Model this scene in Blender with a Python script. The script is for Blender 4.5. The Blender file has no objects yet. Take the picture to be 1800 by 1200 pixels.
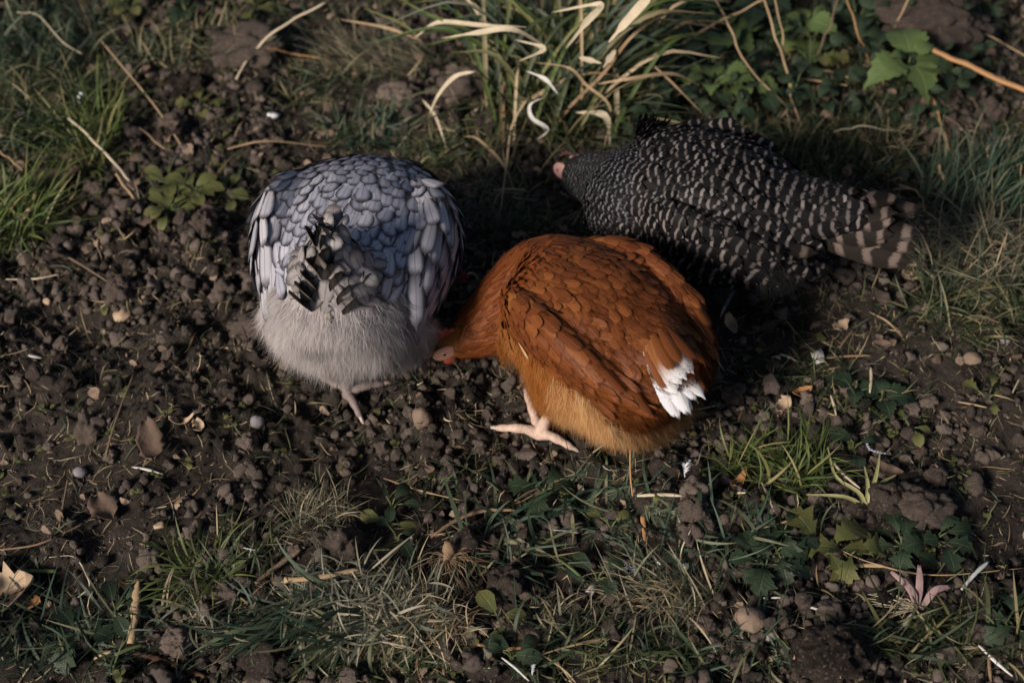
import bpy, math, random
import numpy as np
from mathutils import Vector, Matrix
from mathutils.bvhtree import BVHTree

S = bpy.context.scene
COL = S.collection
random.seed(7)
RNG = np.random.default_rng(7)
PI = math.pi

# ------------------------------------------------------------------ camera
PITCH = math.radians(50.0)
DIST = 1.60
FOCAL = 50.0
CAM_POS = np.array([0.0, -DIST * math.cos(PITCH), DIST * math.sin(PITCH)])
cam_d = bpy.data.cameras.new('camera')
cam = bpy.data.objects.new('camera', cam_d)
COL.objects.link(cam)
cam.location = CAM_POS
cam.rotation_euler = (math.pi / 2 - PITCH, 0, 0)
cam_d.lens = FOCAL
cam_d.sensor_width = 36
cam_d.clip_start = 0.02
cam_d.clip_end = 500
cam_d.dof.use_dof = True
cam_d.dof.focus_distance = 1.41
cam_d.dof.aperture_fstop = 3.4
cam_d.dof.aperture_blades = 7
S.camera = cam

# ------------------------------------------------------------------ light
SUN = np.array([-0.62, -0.60, 0.50])
SUN /= np.linalg.norm(SUN)
w = bpy.data.worlds.new('World')
S.world = w
w.use_nodes = True
nt = w.node_tree
sky = nt.nodes.new('ShaderNodeTexSky')
sky.sky_type = 'NISHITA'
sky.sun_disc = False
sky.sun_elevation = math.asin(SUN[2])
sky.sun_rotation = math.atan2(SUN[0], SUN[1])
sky.air_density = 1.0
sky.dust_density = 2.0
nt.links.new(sky.outputs[0], nt.nodes['Background'].inputs[0])
nt.nodes['Background'].inputs[1].default_value = 0.05
sun_d = bpy.data.lights.new('sun', 'SUN')
sun = bpy.data.objects.new('sun', sun_d)
COL.objects.link(sun)
sun_d.energy = 4.2
sun_d.angle = math.radians(15)
sun_d.color = (1.0, 0.90, 0.79)
sun.rotation_euler = Vector(SUN.tolist()).to_track_quat('Z', 'Y').to_euler()
S.view_settings.view_transform = 'Standard'
S.view_settings.look = 'None'
S.view_settings.exposure = 0.12
S.view_settings.gamma = 1
S.view_settings.use_curve_mapping = False
S.render.engine = 'CYCLES'
S.cycles.max_bounces = 6

# ------------------------------------------------------------------ maths
def hsh(ix, iy, seed):
    h = (ix.astype(np.int64) * 374761393 + iy.astype(np.int64) * 668265263 + seed * 2147483647) & 0xffffffff
    h = ((h ^ (h >> 13)) * 1274126177) & 0xffffffff
    h = (h ^ (h >> 16)) & 0xffffffff
    h = (h * 2246822519) & 0xffffffff
    return ((h ^ (h >> 15)) & 0xffffff) / float(0xffffff)

def vnoise(x, y, seed=0):
    ix, iy = np.floor(x), np.floor(y)
    fx, fy = x - ix, y - iy
    fx = fx * fx * fx * (fx * (fx * 6 - 15) + 10); fy = fy * fy * fy * (fy * (fy * 6 - 15) + 10)
    a, b = hsh(ix, iy, seed), hsh(ix + 1, iy, seed)
    c, d = hsh(ix, iy + 1, seed), hsh(ix + 1, iy + 1, seed)
    return (a * (1 - fx) + b * fx) * (1 - fy) + (c * (1 - fx) + d * fx) * fy

def fbm(x, y, seed=0, octv=4):
    s, a, t = 0, 1.0, 0
    for o in range(octv):
        s = s + a * vnoise(x * 2 ** o + 17.3 * o, y * 2 ** o - 9.1 * o, seed + o)
        t += a; a *= 0.5
    return s / t

def clods(x, y, cell, seed, lo, hi):
    """height (in cells) of rounded lumps, one per cell of a jittered grid"""
    wx = x + cell * 0.45 * (vnoise(x / cell * 2.3, y / cell * 2.3, seed + 50) - .5)
    wy = y + cell * 0.45 * (vnoise(x / cell * 2.3 + 40, y / cell * 2.3, seed + 51) - .5)
    gx, gy = wx / cell, wy / cell
    ix, iy = np.floor(gx), np.floor(gy)
    best = np.zeros_like(gx)
    for dx in (-1, 0, 1):
        for dy in (-1, 0, 1):
            cx, cy = ix + dx, iy + dy
            px = cx + hsh(cx, cy, seed); py = cy + hsh(cx, cy, seed + 1)
            r = lo + (hi - lo) * hsh(cx, cy, seed + 2) ** 1.6
            q = 1 - ((gx - px) ** 2 + (gy - py) ** 2) / r ** 2
            best = np.maximum(best, np.sqrt(np.maximum(q, 0)) * r)
    return best * cell

def ray_dir(px, py):
    f = FOCAL / 36 * 1800
    v = np.array([px - 900, 600 - py, -f]) / f
    c, s = math.cos(PI / 2 - PITCH), math.sin(PI / 2 - PITCH)
    return np.array([v[0], v[1] * c - v[2] * s, v[1] * s + v[2] * c])

def at(px, py, z=0.0):
    d = ray_dir(px, py)
    t = (z - CAM_POS[2]) / d[2]
    return CAM_POS + d * t

_B = [(130, 560, .09, -.016), (650, 800, .085, -.020), (300, 730, .07, .010), (470, 640, .06, .014), (400, 110, .11, .022), (1620, 40, .11, .035),
      (1590, 890, .055, .016), (1450, 1165, .05, .022), (575, 950, .045, .014), (210, 510, .03, .010), (980, 170, .10, .018), (820, 190, .07, .028),
      (1710, 430, .08, .014), (660, 1080, .10, .012), (1240, 900, .04, .010), (520, 470, .08, .006), (100, 840, .07, -.008), (1000, 960, .10, -.012),
      (1640, 760, .10, -.008), (1380, 560, .12, -.010), (1330, 920, .06, .006), (350, 420, .05, .008), (270, 300, .05, .006), (430, 800, .04, .012), (1380, 1090, .03, .006)]
BUMPS = [(*at(px, py)[:2], r, h) for px, py, r, h in _B]

# where plants cover the soil: (px, py, rx, ry) in metres
_G = [(60, 130, .16, .14, 1), (10, 400, .08, .08, 1), (140, 270, .07, .09, .8), (430, 10, .22, .05, .9), (640, 235, .06, .04, .7), (1000, 120, .17, .12, 1),
      (680, 110, .09, .05, .8), (1370, 110, .22, .13, 1), (1480, 260, .12, .07, 1), (1730, 380, .11, .12, 1), (890, 380, .08, .06, .7), (1370, 840, .07, .05, .8),
      (340, 340, .07, .05, .8), (650, 1090, .15, .08, 1), (350, 1020, .05, .05, .5), (1170, 1040, .08, .05, .7), (1000, 900, .2, .08, .35), (1400, 990, .15, .06, .6),
      (1700, 1130, .13, .05, .6), (100, 1130, .12, .06, .45), (1500, 690, .06, .04, .6), (1000, 1130, .2, .05, .5)]
GREEN = [(*at(px, py)[:2], rx, ry, k) for px, py, rx, ry, k in _G]

def cover(x, y):
    c = np.zeros_like(x)
    for gx, gy, rx, ry, k in GREEN:
        c = np.maximum(c, k * np.exp(-(((x - gx) / rx) ** 2 + ((y - gy) / ry) ** 2) ** 1.5))
    return c

def H(x, y):
    x = np.asarray(x, float); y = np.asarray(y, float)
    h = 0.034 * (fbm(x * 5, y * 5, 3, 4) - .5) + 0.016 * (fbm(x * 22, y * 22, 9, 4) - .5)
    for bx, by, r, k in BUMPS:
        h = h + k * np.exp(-((x - bx) ** 2 + (y - by) ** 2) / (r * r) * 1.6)
    soil = 1 - 0.75 * cover(x, y)
    rough = np.clip((fbm(x * 9 + 3, y * 9, 21, 3) - .32) * 5, 0.2, 1) * soil
    for bx, by, r, k in BUMPS[:2] + BUMPS[18:20]:
        rough = rough * (1 - .85 * np.exp(-((x - bx) ** 2 + (y - by) ** 2) / (r * r) * 1.5))
    h = h + rough * (0.85 * clods(x, y, .042, 31, .12, .55) + 0.95 * clods(x, y, .019, 37, .15, .62) * (fbm(x * 14, y * 14, 5, 2) > .42)
                     + 0.95 * clods(x, y, .0095, 41, .2, .62))
    h = h + 0.0035 * (fbm(x * 130, y * 130, 77, 3) - .5)
    return h

def gz(x, y):
    return float(H(np.array([x]), np.array([y]))[0])

def G(px, py, dz=0.0):
    """point on the soil seen at this pixel of the photograph, dz above it"""
    z = 0.0
    for _ in range(6):
        p = at(px, py, z + dz)
        z = .5 * z + .5 * gz(p[0], p[1])
    p = at(px, py, z + dz)
    return p

# ------------------------------------------------------------------ objects
def tag(o, label=None, cat=None, group=None, kind=None):
    if label: o['label'] = label
    if cat: o['category'] = cat
    if group: o['group'] = group
    if kind: o['kind'] = kind
    return o

def mesh(name, V, F, UV=None, mat=None, smooth=True, attr=None):
    """F: list of int arrays of faces, each (n,3) or (n,4); UV per vertex"""
    me = bpy.data.meshes.new(name)
    V = np.asarray(V, np.float32)
    if not isinstance(F, list): F = [F]
    F = [np.asarray(f, np.int32) for f in F if len(f)]
    loops = np.concatenate([f.ravel() for f in F])
    sizes = np.concatenate([np.full(len(f), f.shape[1], np.int32) for f in F])
    starts = np.concatenate([[0], np.cumsum(sizes)[:-1]]).astype(np.int32)
    me.vertices.add(len(V)); me.vertices.foreach_set('co', V.ravel())
    me.loops.add(len(loops)); me.loops.foreach_set('vertex_index', loops)
    me.polygons.add(len(sizes)); me.polygons.foreach_set('loop_start', starts)
    me.polygons.foreach_set('loop_total', sizes)
    if smooth: me.polygons.foreach_set('use_smooth', np.ones(len(sizes), bool))
    if UV is not None:
        l = me.uv_layers.new(name='UVMap')
        l.data.foreach_set('uv', np.asarray(UV, np.float32)[loops].ravel())
    for k, a in (attr or {}).items():
        at_ = me.attributes.new(k, 'FLOAT', 'POINT'); at_.data.foreach_set('value', np.asarray(a, np.float32))
    if mat: me.materials.append(mat)
    me.update(); me.validate()
    return me

def link(name, data, parent=None, M=None):
    o = bpy.data.objects.new(name, data)
    COL.objects.link(o)
    if parent is not None: o.parent = parent
    if M is not None: o.matrix_local = Matrix(np.asarray(M).tolist())
    return o

def root(name, loc, rz=0.0):
    o = bpy.data.objects.new(name, None)
    COL.objects.link(o); o.location = [float(v) for v in loc]; o.rotation_euler = (0, 0, rz)
    o.empty_display_size = .02
    return o

class MB:
    def __init__(s): s.V, s.F, s.U, s.A, s.n = [], [], [], [], 0
    def add(s, V, F, UV=None, rnd=0.5):
        V = np.asarray(V, float)
        s.V.append(V); s.U.append(np.zeros((len(V), 2)) if UV is None else UV)
        s.A.append(np.full(len(V), rnd) if np.isscalar(rnd) else rnd)
        for f in (F if isinstance(F, list) else [F]):
            if len(f): s.F.append(np.asarray(f) + s.n)
        s.n += len(V)
    def mesh(s, name, mat=None, smooth=True):
        q = [f for f in s.F if f.shape[1] == 4]; t = [f for f in s.F if f.shape[1] == 3]
        return mesh(name, np.concatenate(s.V), ([np.concatenate(q)] if q else []) + ([np.concatenate(t)] if t else []),
                    np.concatenate(s.U), mat, smooth, {'rnd': np.concatenate(s.A)})

def spline(P, n):
    P = np.asarray(P, float); m = len(P)
    if m == 2: return P[0] + (P[1] - P[0]) * np.linspace(0, 1, n)[:, None]
    t = np.linspace(0, m - 1, n); i = np.clip(t.astype(int), 0, m - 2); f = (t - i)[:, None]
    Q = np.vstack([2 * P[0] - P[1], P, 2 * P[-1] - P[-2]])
    a, b, c, d = Q[i], Q[i + 1], Q[i + 2], Q[i + 3]
    return .5 * (2 * b + (c - a) * f + (2 * a - 5 * b + 4 * c - d) * f ** 2 + (3 * b - a - 3 * c + d) * f ** 3)

def norm(v):
    return v / np.maximum(np.linalg.norm(v, axis=-1, keepdims=True), 1e-9)

def tube(P, R, n=10, sides=6, jitter=0.0, flat=1.0):
    """a swept round stick; UV.y runs along it"""
    C = spline(P, n); R = np.asarray(R, float)
    r = np.interp(np.linspace(0, 1, n), np.linspace(0, 1, len(R)), R)
    T = norm(np.gradient(C, axis=0))
    ref = np.array([0, 0, 1.0]) if abs(T[:, 2]).mean() < .85 else np.array([0, 1.0, 0])
    A = norm(np.cross(T, ref)); B = np.cross(A, T)
    ang = np.linspace(0, 2 * PI, sides, endpoint=False)
    rr = r[:, None] * (1 + jitter * RNG.uniform(-1, 1, (n, sides)))
    V = C[:, None] + rr[..., None] * (np.cos(ang)[None, :, None] * A[:, None] + flat * np.sin(ang)[None, :, None] * B[:, None])
    V = V.reshape(-1, 3)
    i = np.arange(n - 1)[:, None] * sides + np.arange(sides)[None]
    j = np.arange(n - 1)[:, None] * sides + (np.arange(sides)[None] + 1) % sides
    F = np.stack([i, j, j + sides, i + sides], -1).reshape(-1, 4)
    V = np.vstack([V, C[0], C[-1]])
    k = np.arange(sides); k2 = (k + 1) % sides; o = (n - 1) * sides
    caps = np.vstack([np.stack([np.full(sides, len(V) - 2), k2, k], -1), np.stack([np.full(sides, len(V) - 1), o + k, o + k2], -1)])
    uy = np.concatenate([np.repeat(np.linspace(0, 1, n), sides), [0, 1]])
    ux = np.concatenate([np.tile(np.arange(sides) / sides, n), [0, 0]])
    return V, [F, caps], np.stack([ux, uy], -1)

def ribbon(P, W, n=12, up=(0, -.4, 1), fold=.15, twist=0.0):
    """a leaf blade along P, W widths along it, with a shallow V section"""
    C = spline(P, n)
    wd = np.interp(np.linspace(0, 1, n), np.linspace(0, 1, len(W)), W)
    T = norm(np.gradient(C, axis=0))
    U = np.asarray(up, float)
    A = norm(np.cross(T, U)); N = np.cross(A, T)
    th = twist * np.linspace(-.5, .5, n)[:, None]
    A2 = A * np.cos(th) + N * np.sin(th); N2 = np.cross(A2, T)
    V = np.stack([C - A2 * wd[:, None] / 2 + N2 * (fold * wd[:, None]), C, C + A2 * wd[:, None] / 2 + N2 * (fold * wd[:, None])], 1).reshape(-1, 3)
    i = np.arange(n - 1)[:, None] * 3 + np.arange(2)[None]
    F = np.stack([i, i + 1, i + 4, i + 3], -1).reshape(-1, 4)
    uv = np.stack([np.tile([0, .5, 1], n), np.repeat(np.linspace(0, 1, n), 3)], -1)
    return V, F, uv

def blades(P, yaw, L, W, lean, curl, yawc, n=5, rnd=None, sit=None):
    """many grass blades at once; lean from upright at the root, curl adds along the blade"""
    k = len(P); s = np.linspace(0, 1, n + 1)
    th = lean[:, None] + curl[:, None] * s[None]
    ya = yaw[:, None] + yawc[:, None] * s[None]
    d = np.stack([np.sin(th) * np.cos(ya), np.sin(th) * np.sin(ya), np.cos(th)], -1)
    C = P[:, None] + np.concatenate([np.zeros((k, 1, 3)), np.cumsum(d[:, :-1] * (L / n)[:, None, None], 1)], 1)
    side = np.stack([-np.sin(ya), np.cos(ya), np.zeros_like(ya)], -1)
    tw = RNG.uniform(-.9, .9, (k, 1))
    nn = np.cross(d, side); side = side * np.cos(tw)[..., None] + nn * np.sin(tw)[..., None]
    prof = np.minimum(1, .55 + s * 2) * np.where(s > .5, 1 - ((s - .5) / .5) ** 1.6 * .93, 1)
    o = side * (W[:, None] * prof[None] / 2)[..., None]
    V = np.stack([C - o, C + o], 2)
    if sit is not None:
        g = H(V[..., 0].ravel(), V[..., 1].ravel()).reshape(V.shape[:-1])
        V[..., 2] = np.maximum(V[..., 2], g + sit)
    V = V.reshape(-1, 3)
    b = (np.arange(k) * (n + 1) * 2)[:, None] + np.arange(n)[None] * 2
    F = np.stack([b, b + 1, b + 3, b + 2], -1).reshape(-1, 4)
    r = RNG.random(k) if rnd is None else rnd
    uv = np.stack([np.repeat(r, (n + 1) * 2), np.tile(np.repeat(s, 2), k)], -1)
    return V, F, uv, np.repeat(r, (n + 1) * 2)

# ------------------------------------------------------------------ materials
def mat(name, rough=.8, spec=.3):
    m = bpy.data.materials.new(name); m.use_nodes = True
    b = m.node_tree.nodes['Principled BSDF']
    b.inputs['Roughness'].default_value = rough
    b.inputs['Specular IOR Level'].default_value = spec
    return m, m.node_tree, b

class NT:
    """small helper to wire shader nodes"""
    def __init__(s, nt): s.nt = nt
    def n(s, t, **k):
        o = s.nt.nodes.new('ShaderNode' + t)
        for a, v in k.items(): setattr(o, a, v)
        return o
    def put(s, sock, v):
        if hasattr(v, 'links') or isinstance(v, bpy.types.NodeSocket): s.nt.links.new(v, sock)
        else: sock.default_value = (*v, 1) if isinstance(v, tuple) and len(v) == 3 and sock.type == 'RGBA' else v
    def math(s, op, a, b=0.0, c=None, clamp=False):
        o = s.n('Math', operation=op, use_clamp=clamp)
        s.put(o.inputs[0], a); s.put(o.inputs[1], b)
        if c is not None: s.put(o.inputs[2], c)
        return o.outputs[0]
    def sstep(s, v, lo, hi):
        o = s.n('MapRange', interpolation_type='SMOOTHSTEP')
        s.put(o.inputs[0], v); o.inputs[1].default_value = lo; o.inputs[2].default_value = hi
        return o.outputs[0]
    def mix(s, f, a, b):
        o = s.n('Mix', data_type='RGBA')
        s.put(o.inputs[0], f); s.put(o.inputs[6], a if not isinstance(a, tuple) else (*a, 1)[:4]); s.put(o.inputs[7], b if not isinstance(b, tuple) else (*b, 1)[:4])
        return o.outputs[2]
    def mul(s, col, v):
        o = s.n('Mix', data_type='RGBA', blend_type='MULTIPLY'); o.inputs[0].default_value = 1
        s.put(o.inputs[6], col)
        c = s.n('CombineColor'); [s.put(i, v) for i in c.inputs]
        s.nt.links.new(c.outputs[0], o.inputs[7]); return o.outputs[2]
    def noise(s, vec, scale, detail=3, rough=.5):
        o = s.n('TexNoise'); s.put(o.inputs['Vector'], vec)
        o.inputs['Scale'].default_value = scale; o.inputs['Detail'].default_value = detail; o.inputs['Roughness'].default_value = rough
        return o.outputs[0]
    def ramp(s, f, stops):
        o = s.n('ValToRGB'); s.put(o.inputs[0], f); e = o.color_ramp.elements
        while len(e) < len(stops): e.new(.5)
        for q, (p, c) in zip(e, stops): q.position = p; q.color = (*c, 1)
        return o.outputs[0]
    def uv(s):
        t = s.n('UVMap'); t.uv_map = 'UVMap'
        x = s.n('SeparateXYZ'); s.nt.links.new(t.outputs[0], x.inputs[0]); return x.outputs[0], x.outputs[1], t.outputs[0]
    def rnd(s):
        a = s.n('Attribute'); a.attribute_name = 'rnd'; o = s.n('ObjectInfo')
        return s.math('FRACT', s.math('ADD', a.outputs['Fac'], o.outputs['Random']))
    def pos(s):
        return s.n('NewGeometry').outputs['Position']
    def obj(s):
        return s.n('TexCoord').outputs['Object']
    def bump(s, h, strength, dist, bsdf):
        o = s.n('Bump'); s.put(o.inputs['Height'], h); o.inputs['Strength'].default_value = strength; o.inputs['Distance'].default_value = dist
        s.nt.links.new(o.outputs[0], bsdf.inputs['Normal'])

def soil_material(name, dark, light, per_obj=False):
    m, nt, b = mat(name, .95, .15); k = NT(nt)
    p = k.pos()
    f = k.math('ADD', k.math('MULTIPLY', k.noise(p, 9, 4, .6), .55), k.math('MULTIPLY', k.noise(p, 70, 5, .65), .45))
    if per_obj: f = k.math('ADD', k.math('MULTIPLY', f, .6), k.math('MULTIPLY', k.rnd(), .4))
    c = k.ramp(f, [(.30, dark), (.52, tuple((a + c_) / 2 * .95 for a, c_ in zip(dark, light))), (.74, light)])
    c = k.mix(k.math('MULTIPLY', k.sstep(k.noise(p, 300, 3), .55, .75), .45), c, tuple(v * 1.3 for v in light))
    nt.links.new(c, b.inputs['Base Color'])
    k.bump(k.math('ADD', k.noise(p, 240, 6, .75), k.math('MULTIPLY', k.noise(p, 800, 4, .7), .7)), 1.0, .0042, b)
    return m

def blade_material(name, stops, trans=.25, tipcol=None):
    """colour chosen per blade along a ramp, dry towards the tip"""
    m, nt, b = mat(name, .55, .35); k = NT(nt)
    u, v, _ = k.uv(); r = k.rnd()
    c = k.ramp(r, stops)
    if tipcol: c = k.mix(k.math('MULTIPLY', k.sstep(v, .55, 1.0), .7), c, tipcol)
    c = k.mul(c, k.math('ADD', .75, k.math('MULTIPLY', k.noise(k.pos(), 60, 3), .5)))
    nt.links.new(c, b.inputs['Base Color'])
    if trans:
        t = k.n('BsdfTranslucent'); nt.links.new(c, t.inputs[0])
        mx = k.n('MixShader'); mx.inputs[0].default_value = trans
        nt.links.new(b.outputs[0], mx.inputs[1]); nt.links.new(t.outputs[0], mx.inputs[2])
        nt.links.new(mx.outputs[0], nt.nodes['Material Output'].inputs[0])
    return m

def feather_material(name, stops, lace=None, lace_w=.22, bars=None, shaft=None, edge_light=None, rough=.62, barb=.35, tipfade=None, spec=.25, fray=0.0):
    """plumage: colour per feather, then lacing, bars, shaft and barbs drawn along the vane"""
    m, nt, b = mat(name, rough, .08 if bars else spec); k = NT(nt)
    u, v, uvv = k.uv(); r = k.rnd()
    a = k.math('ABSOLUTE', k.math('SUBTRACT', k.math('MULTIPLY', u, 2.0), 1.0))
    c = k.ramp(r, stops)
    x = k.n('CombineXYZ')
    k.put(x.inputs[0], k.math('SUBTRACT', k.math('MULTIPLY', v, 46.0), k.math('MULTIPLY', a, 16.0))); k.put(x.inputs[1], k.math('MULTIPLY', a, 1.2)); k.put(x.inputs[2], k.math('MULTIPLY', r, 37.0))
    bn = k.noise(x.outputs[0], 1.0, 2)
    wob = k.math('MULTIPLY', k.math('SUBTRACT', bn, .5), .12)
    c = k.mul(c, k.math('ADD', 1 - barb / 2, k.math('MULTIPLY', bn, barb)))
    if tipfade: c = k.mix(k.math('MULTIPLY', k.sstep(v, .35, .95), tipfade[1]), c, tipfade[0])
    if bars:
        light, freq = bars
        ph = k.math('ADD', k.math('MULTIPLY', k.math('ADD', v, k.math('MULTIPLY', a, -.06)), freq), k.math('ADD', k.math('MULTIPLY', wob, 2.0), k.math('MULTIPLY', r, .35)))
        sn = k.math('SINE', k.math('MULTIPLY', ph, 2 * PI))
        lc = k.mul(light, k.math('ADD', .45, k.math('MULTIPLY', k.math('FRACT', k.math('MULTIPLY', r, 7.3)), .9)))
        c = k.mix(k.math('MULTIPLY', k.sstep(sn, .25, .95), k.math('SUBTRACT', 1.0, k.math('MULTIPLY', k.sstep(a, .55, 1.0), .75))), c, lc)
    if lace:
        tip = k.sstep(k.math('ADD', v, wob), 1 - lace_w * .8, .97)
        sd = k.sstep(k.math('ADD', a, wob), 1 - lace_w * 1.5, .97)
        c = k.mix(k.math('MULTIPLY', k.math('MAXIMUM', tip, sd), .92), c, lace)
    if edge_light:
        c = k.mix(k.math('MULTIPLY', k.sstep(k.math('MAXIMUM', a, v), .8, 1.0), .45), c, edge_light)
    if shaft:
        sh = k.math('SUBTRACT', 1.0, k.sstep(a, .03, .12))
        c = k.mix(k.math('MULTIPLY', sh, shaft[1]), c, shaft[0])
    nt.links.new(c, b.inputs['Base Color'])
    if fray:   # barbs part towards the edge of the vane
        e = k.sstep(k.math('MAXIMUM', a, v), 1 - fray, 1.0)
        al = k.math('SUBTRACT', 1.0, k.sstep(k.math('ADD', e, k.math('MULTIPLY', k.math('SUBTRACT', bn, .5), 1.6)), .45, .95))
        nt.links.new(al, b.inputs['Alpha'])
    k.bump(bn, .25, .0006, b)
    return m

def plain(name, col, rough=.6, spec=.4, var=.3, scale=120, bump=0.0, per_obj=0.0):
    m, nt, b = mat(name, rough, spec); k = NT(nt)
    p = k.pos()
    f = k.math('ADD', 1 - var / 2, k.math('MULTIPLY', k.noise(p, scale, 4, .6), var))
    if per_obj: f = k.math('MULTIPLY', f, k.math('ADD', 1 - per_obj / 2, k.math('MULTIPLY', k.rnd(), per_obj)))
    c = k.n('RGB'); c.outputs[0].default_value = (*col, 1)
    nt.links.new(k.mul(c.outputs[0], f), b.inputs['Base Color'])
    if bump: k.bump(k.noise(p, scale * 2.5, 4, .6), bump, .0015, b)
    return m

# ------------------------------------------------------------------ ground
def axis(lo, hi, step, far):
    core = np.arange(lo, hi, step); out, d, x = [], step, 0.0
    while x < far:
        d *= 1.22; x += d; out.append(x)
    out = np.array(out)
    return np.concatenate([(lo - out)[::-1], core, core[-1] + out])

gx = axis(-.86, .86, .0023, 60); gy = axis(-.50, .80, .0023, 60)
X, Y = np.meshgrid(gx, gy)
near = (np.abs(X) < 3) & (np.abs(Y) < 3)
Z = np.zeros_like(X)
Z[near] = H(X[near], Y[near])
fade = np.clip(3 - np.maximum(np.abs(X), np.abs(Y)), 0, 1)
Z *= fade
ny, nx = X.shape
i = (np.arange(ny - 1)[:, None] * nx + np.arange(nx - 1)[None])
F = np.stack([i, i + 1, i + nx + 1, i + nx], -1).reshape(-1, 4)
M_SOIL = soil_material('soil', (.0085, .0068, .0058), (.105, .083, .072))
ground = link('ground', mesh('ground', np.stack([X, Y, Z], -1).reshape(-1, 3), F, None, M_SOIL))
tag(ground, kind='structure')
# ------------------------------------------------------------------ hens
def loft(st, ns=64, na=40, e=1.0):
    """st rows: x y z half_width up down ; rings along the spine, tail first.  Returns sampler grids"""
    st = np.asarray(st, float)
    A = spline(st, ns)
    C = A[:, :3]; T = norm(np.gradient(C, axis=0))
    Sd = norm(np.cross(np.array([0, 0, 1.0])[None], T)); U = np.cross(T, Sd)
    ph = np.linspace(0, 2 * PI, na, endpoint=False)
    cs, sn = np.cos(ph), np.sin(ph)
    cs, sn = np.sign(cs) * np.abs(cs) ** e, np.where(sn > 0, np.abs(sn) ** e, sn)
    hw, up, dn = [np.maximum(A[:, k], .001) for k in (3, 4, 5)]
    P = C[:, None] + hw[:, None, None] * cs[None, :, None] * Sd[:, None] + np.where(sn[None] > 0, up[:, None], dn[:, None])[..., None] * sn[None, :, None] * U[:, None]
    return P

def loft_mesh(P):
    ns, na, _ = P.shape
    i = np.arange(ns - 1)[:, None] * na + np.arange(na)[None]; j = np.arange(ns - 1)[:, None] * na + (np.arange(na)[None] + 1) % na
    F = np.stack([i, j, j + na, i + na], -1).reshape(-1, 4)
    V = np.vstack([P.reshape(-1, 3), P[0].mean(0), P[-1].mean(0)])
    k = np.arange(na); k2 = (k + 1) % na; o = (ns - 1) * na
    caps = np.vstack([np.stack([np.full(na, len(V) - 2), k2, k], -1), np.stack([np.full(na, len(V) - 1), o + k, o + k2], -1)])
    return V, [F, caps]

def feather_template(curve=.16, camber=.25, ragged=0.0, tip=.55):
    t = np.array([0, .25, .5, .7, .86, .95, 1.0]); v = np.array([-1, -.5, 0, .5, 1.0])
    wdt = np.minimum(1, .45 + t * 1.5) * np.where(t > tip, np.sqrt(np.maximum(0, 1 - ((t - tip) / (1.0001 - tip)) ** 2)), 1)
    wdt[-1] = .22
    Tt, Vv = np.meshgrid(t, v, indexing='ij')
    x = Vv * wdt[:, None] * .5
    y = Tt - .05 * np.abs(Vv) * (Tt > .8) + ragged * RNG.uniform(-1, 1, Tt.shape) * (Tt > .7)
    z = -curve * Tt ** 2 - camber * .5 * (Vv * wdt[:, None]) ** 2 * .3
    V = np.stack([x, y, z], -1).reshape(-1, 3)
    i = np.arange(6)[:, None] * 5 + np.arange(4)[None]
    F = np.stack([i, i + 1, i + 6, i + 5], -1).reshape(-1, 4)
    return V, F, np.stack([(Vv + 1) / 2, Tt], -1).reshape(-1, 2)

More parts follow.
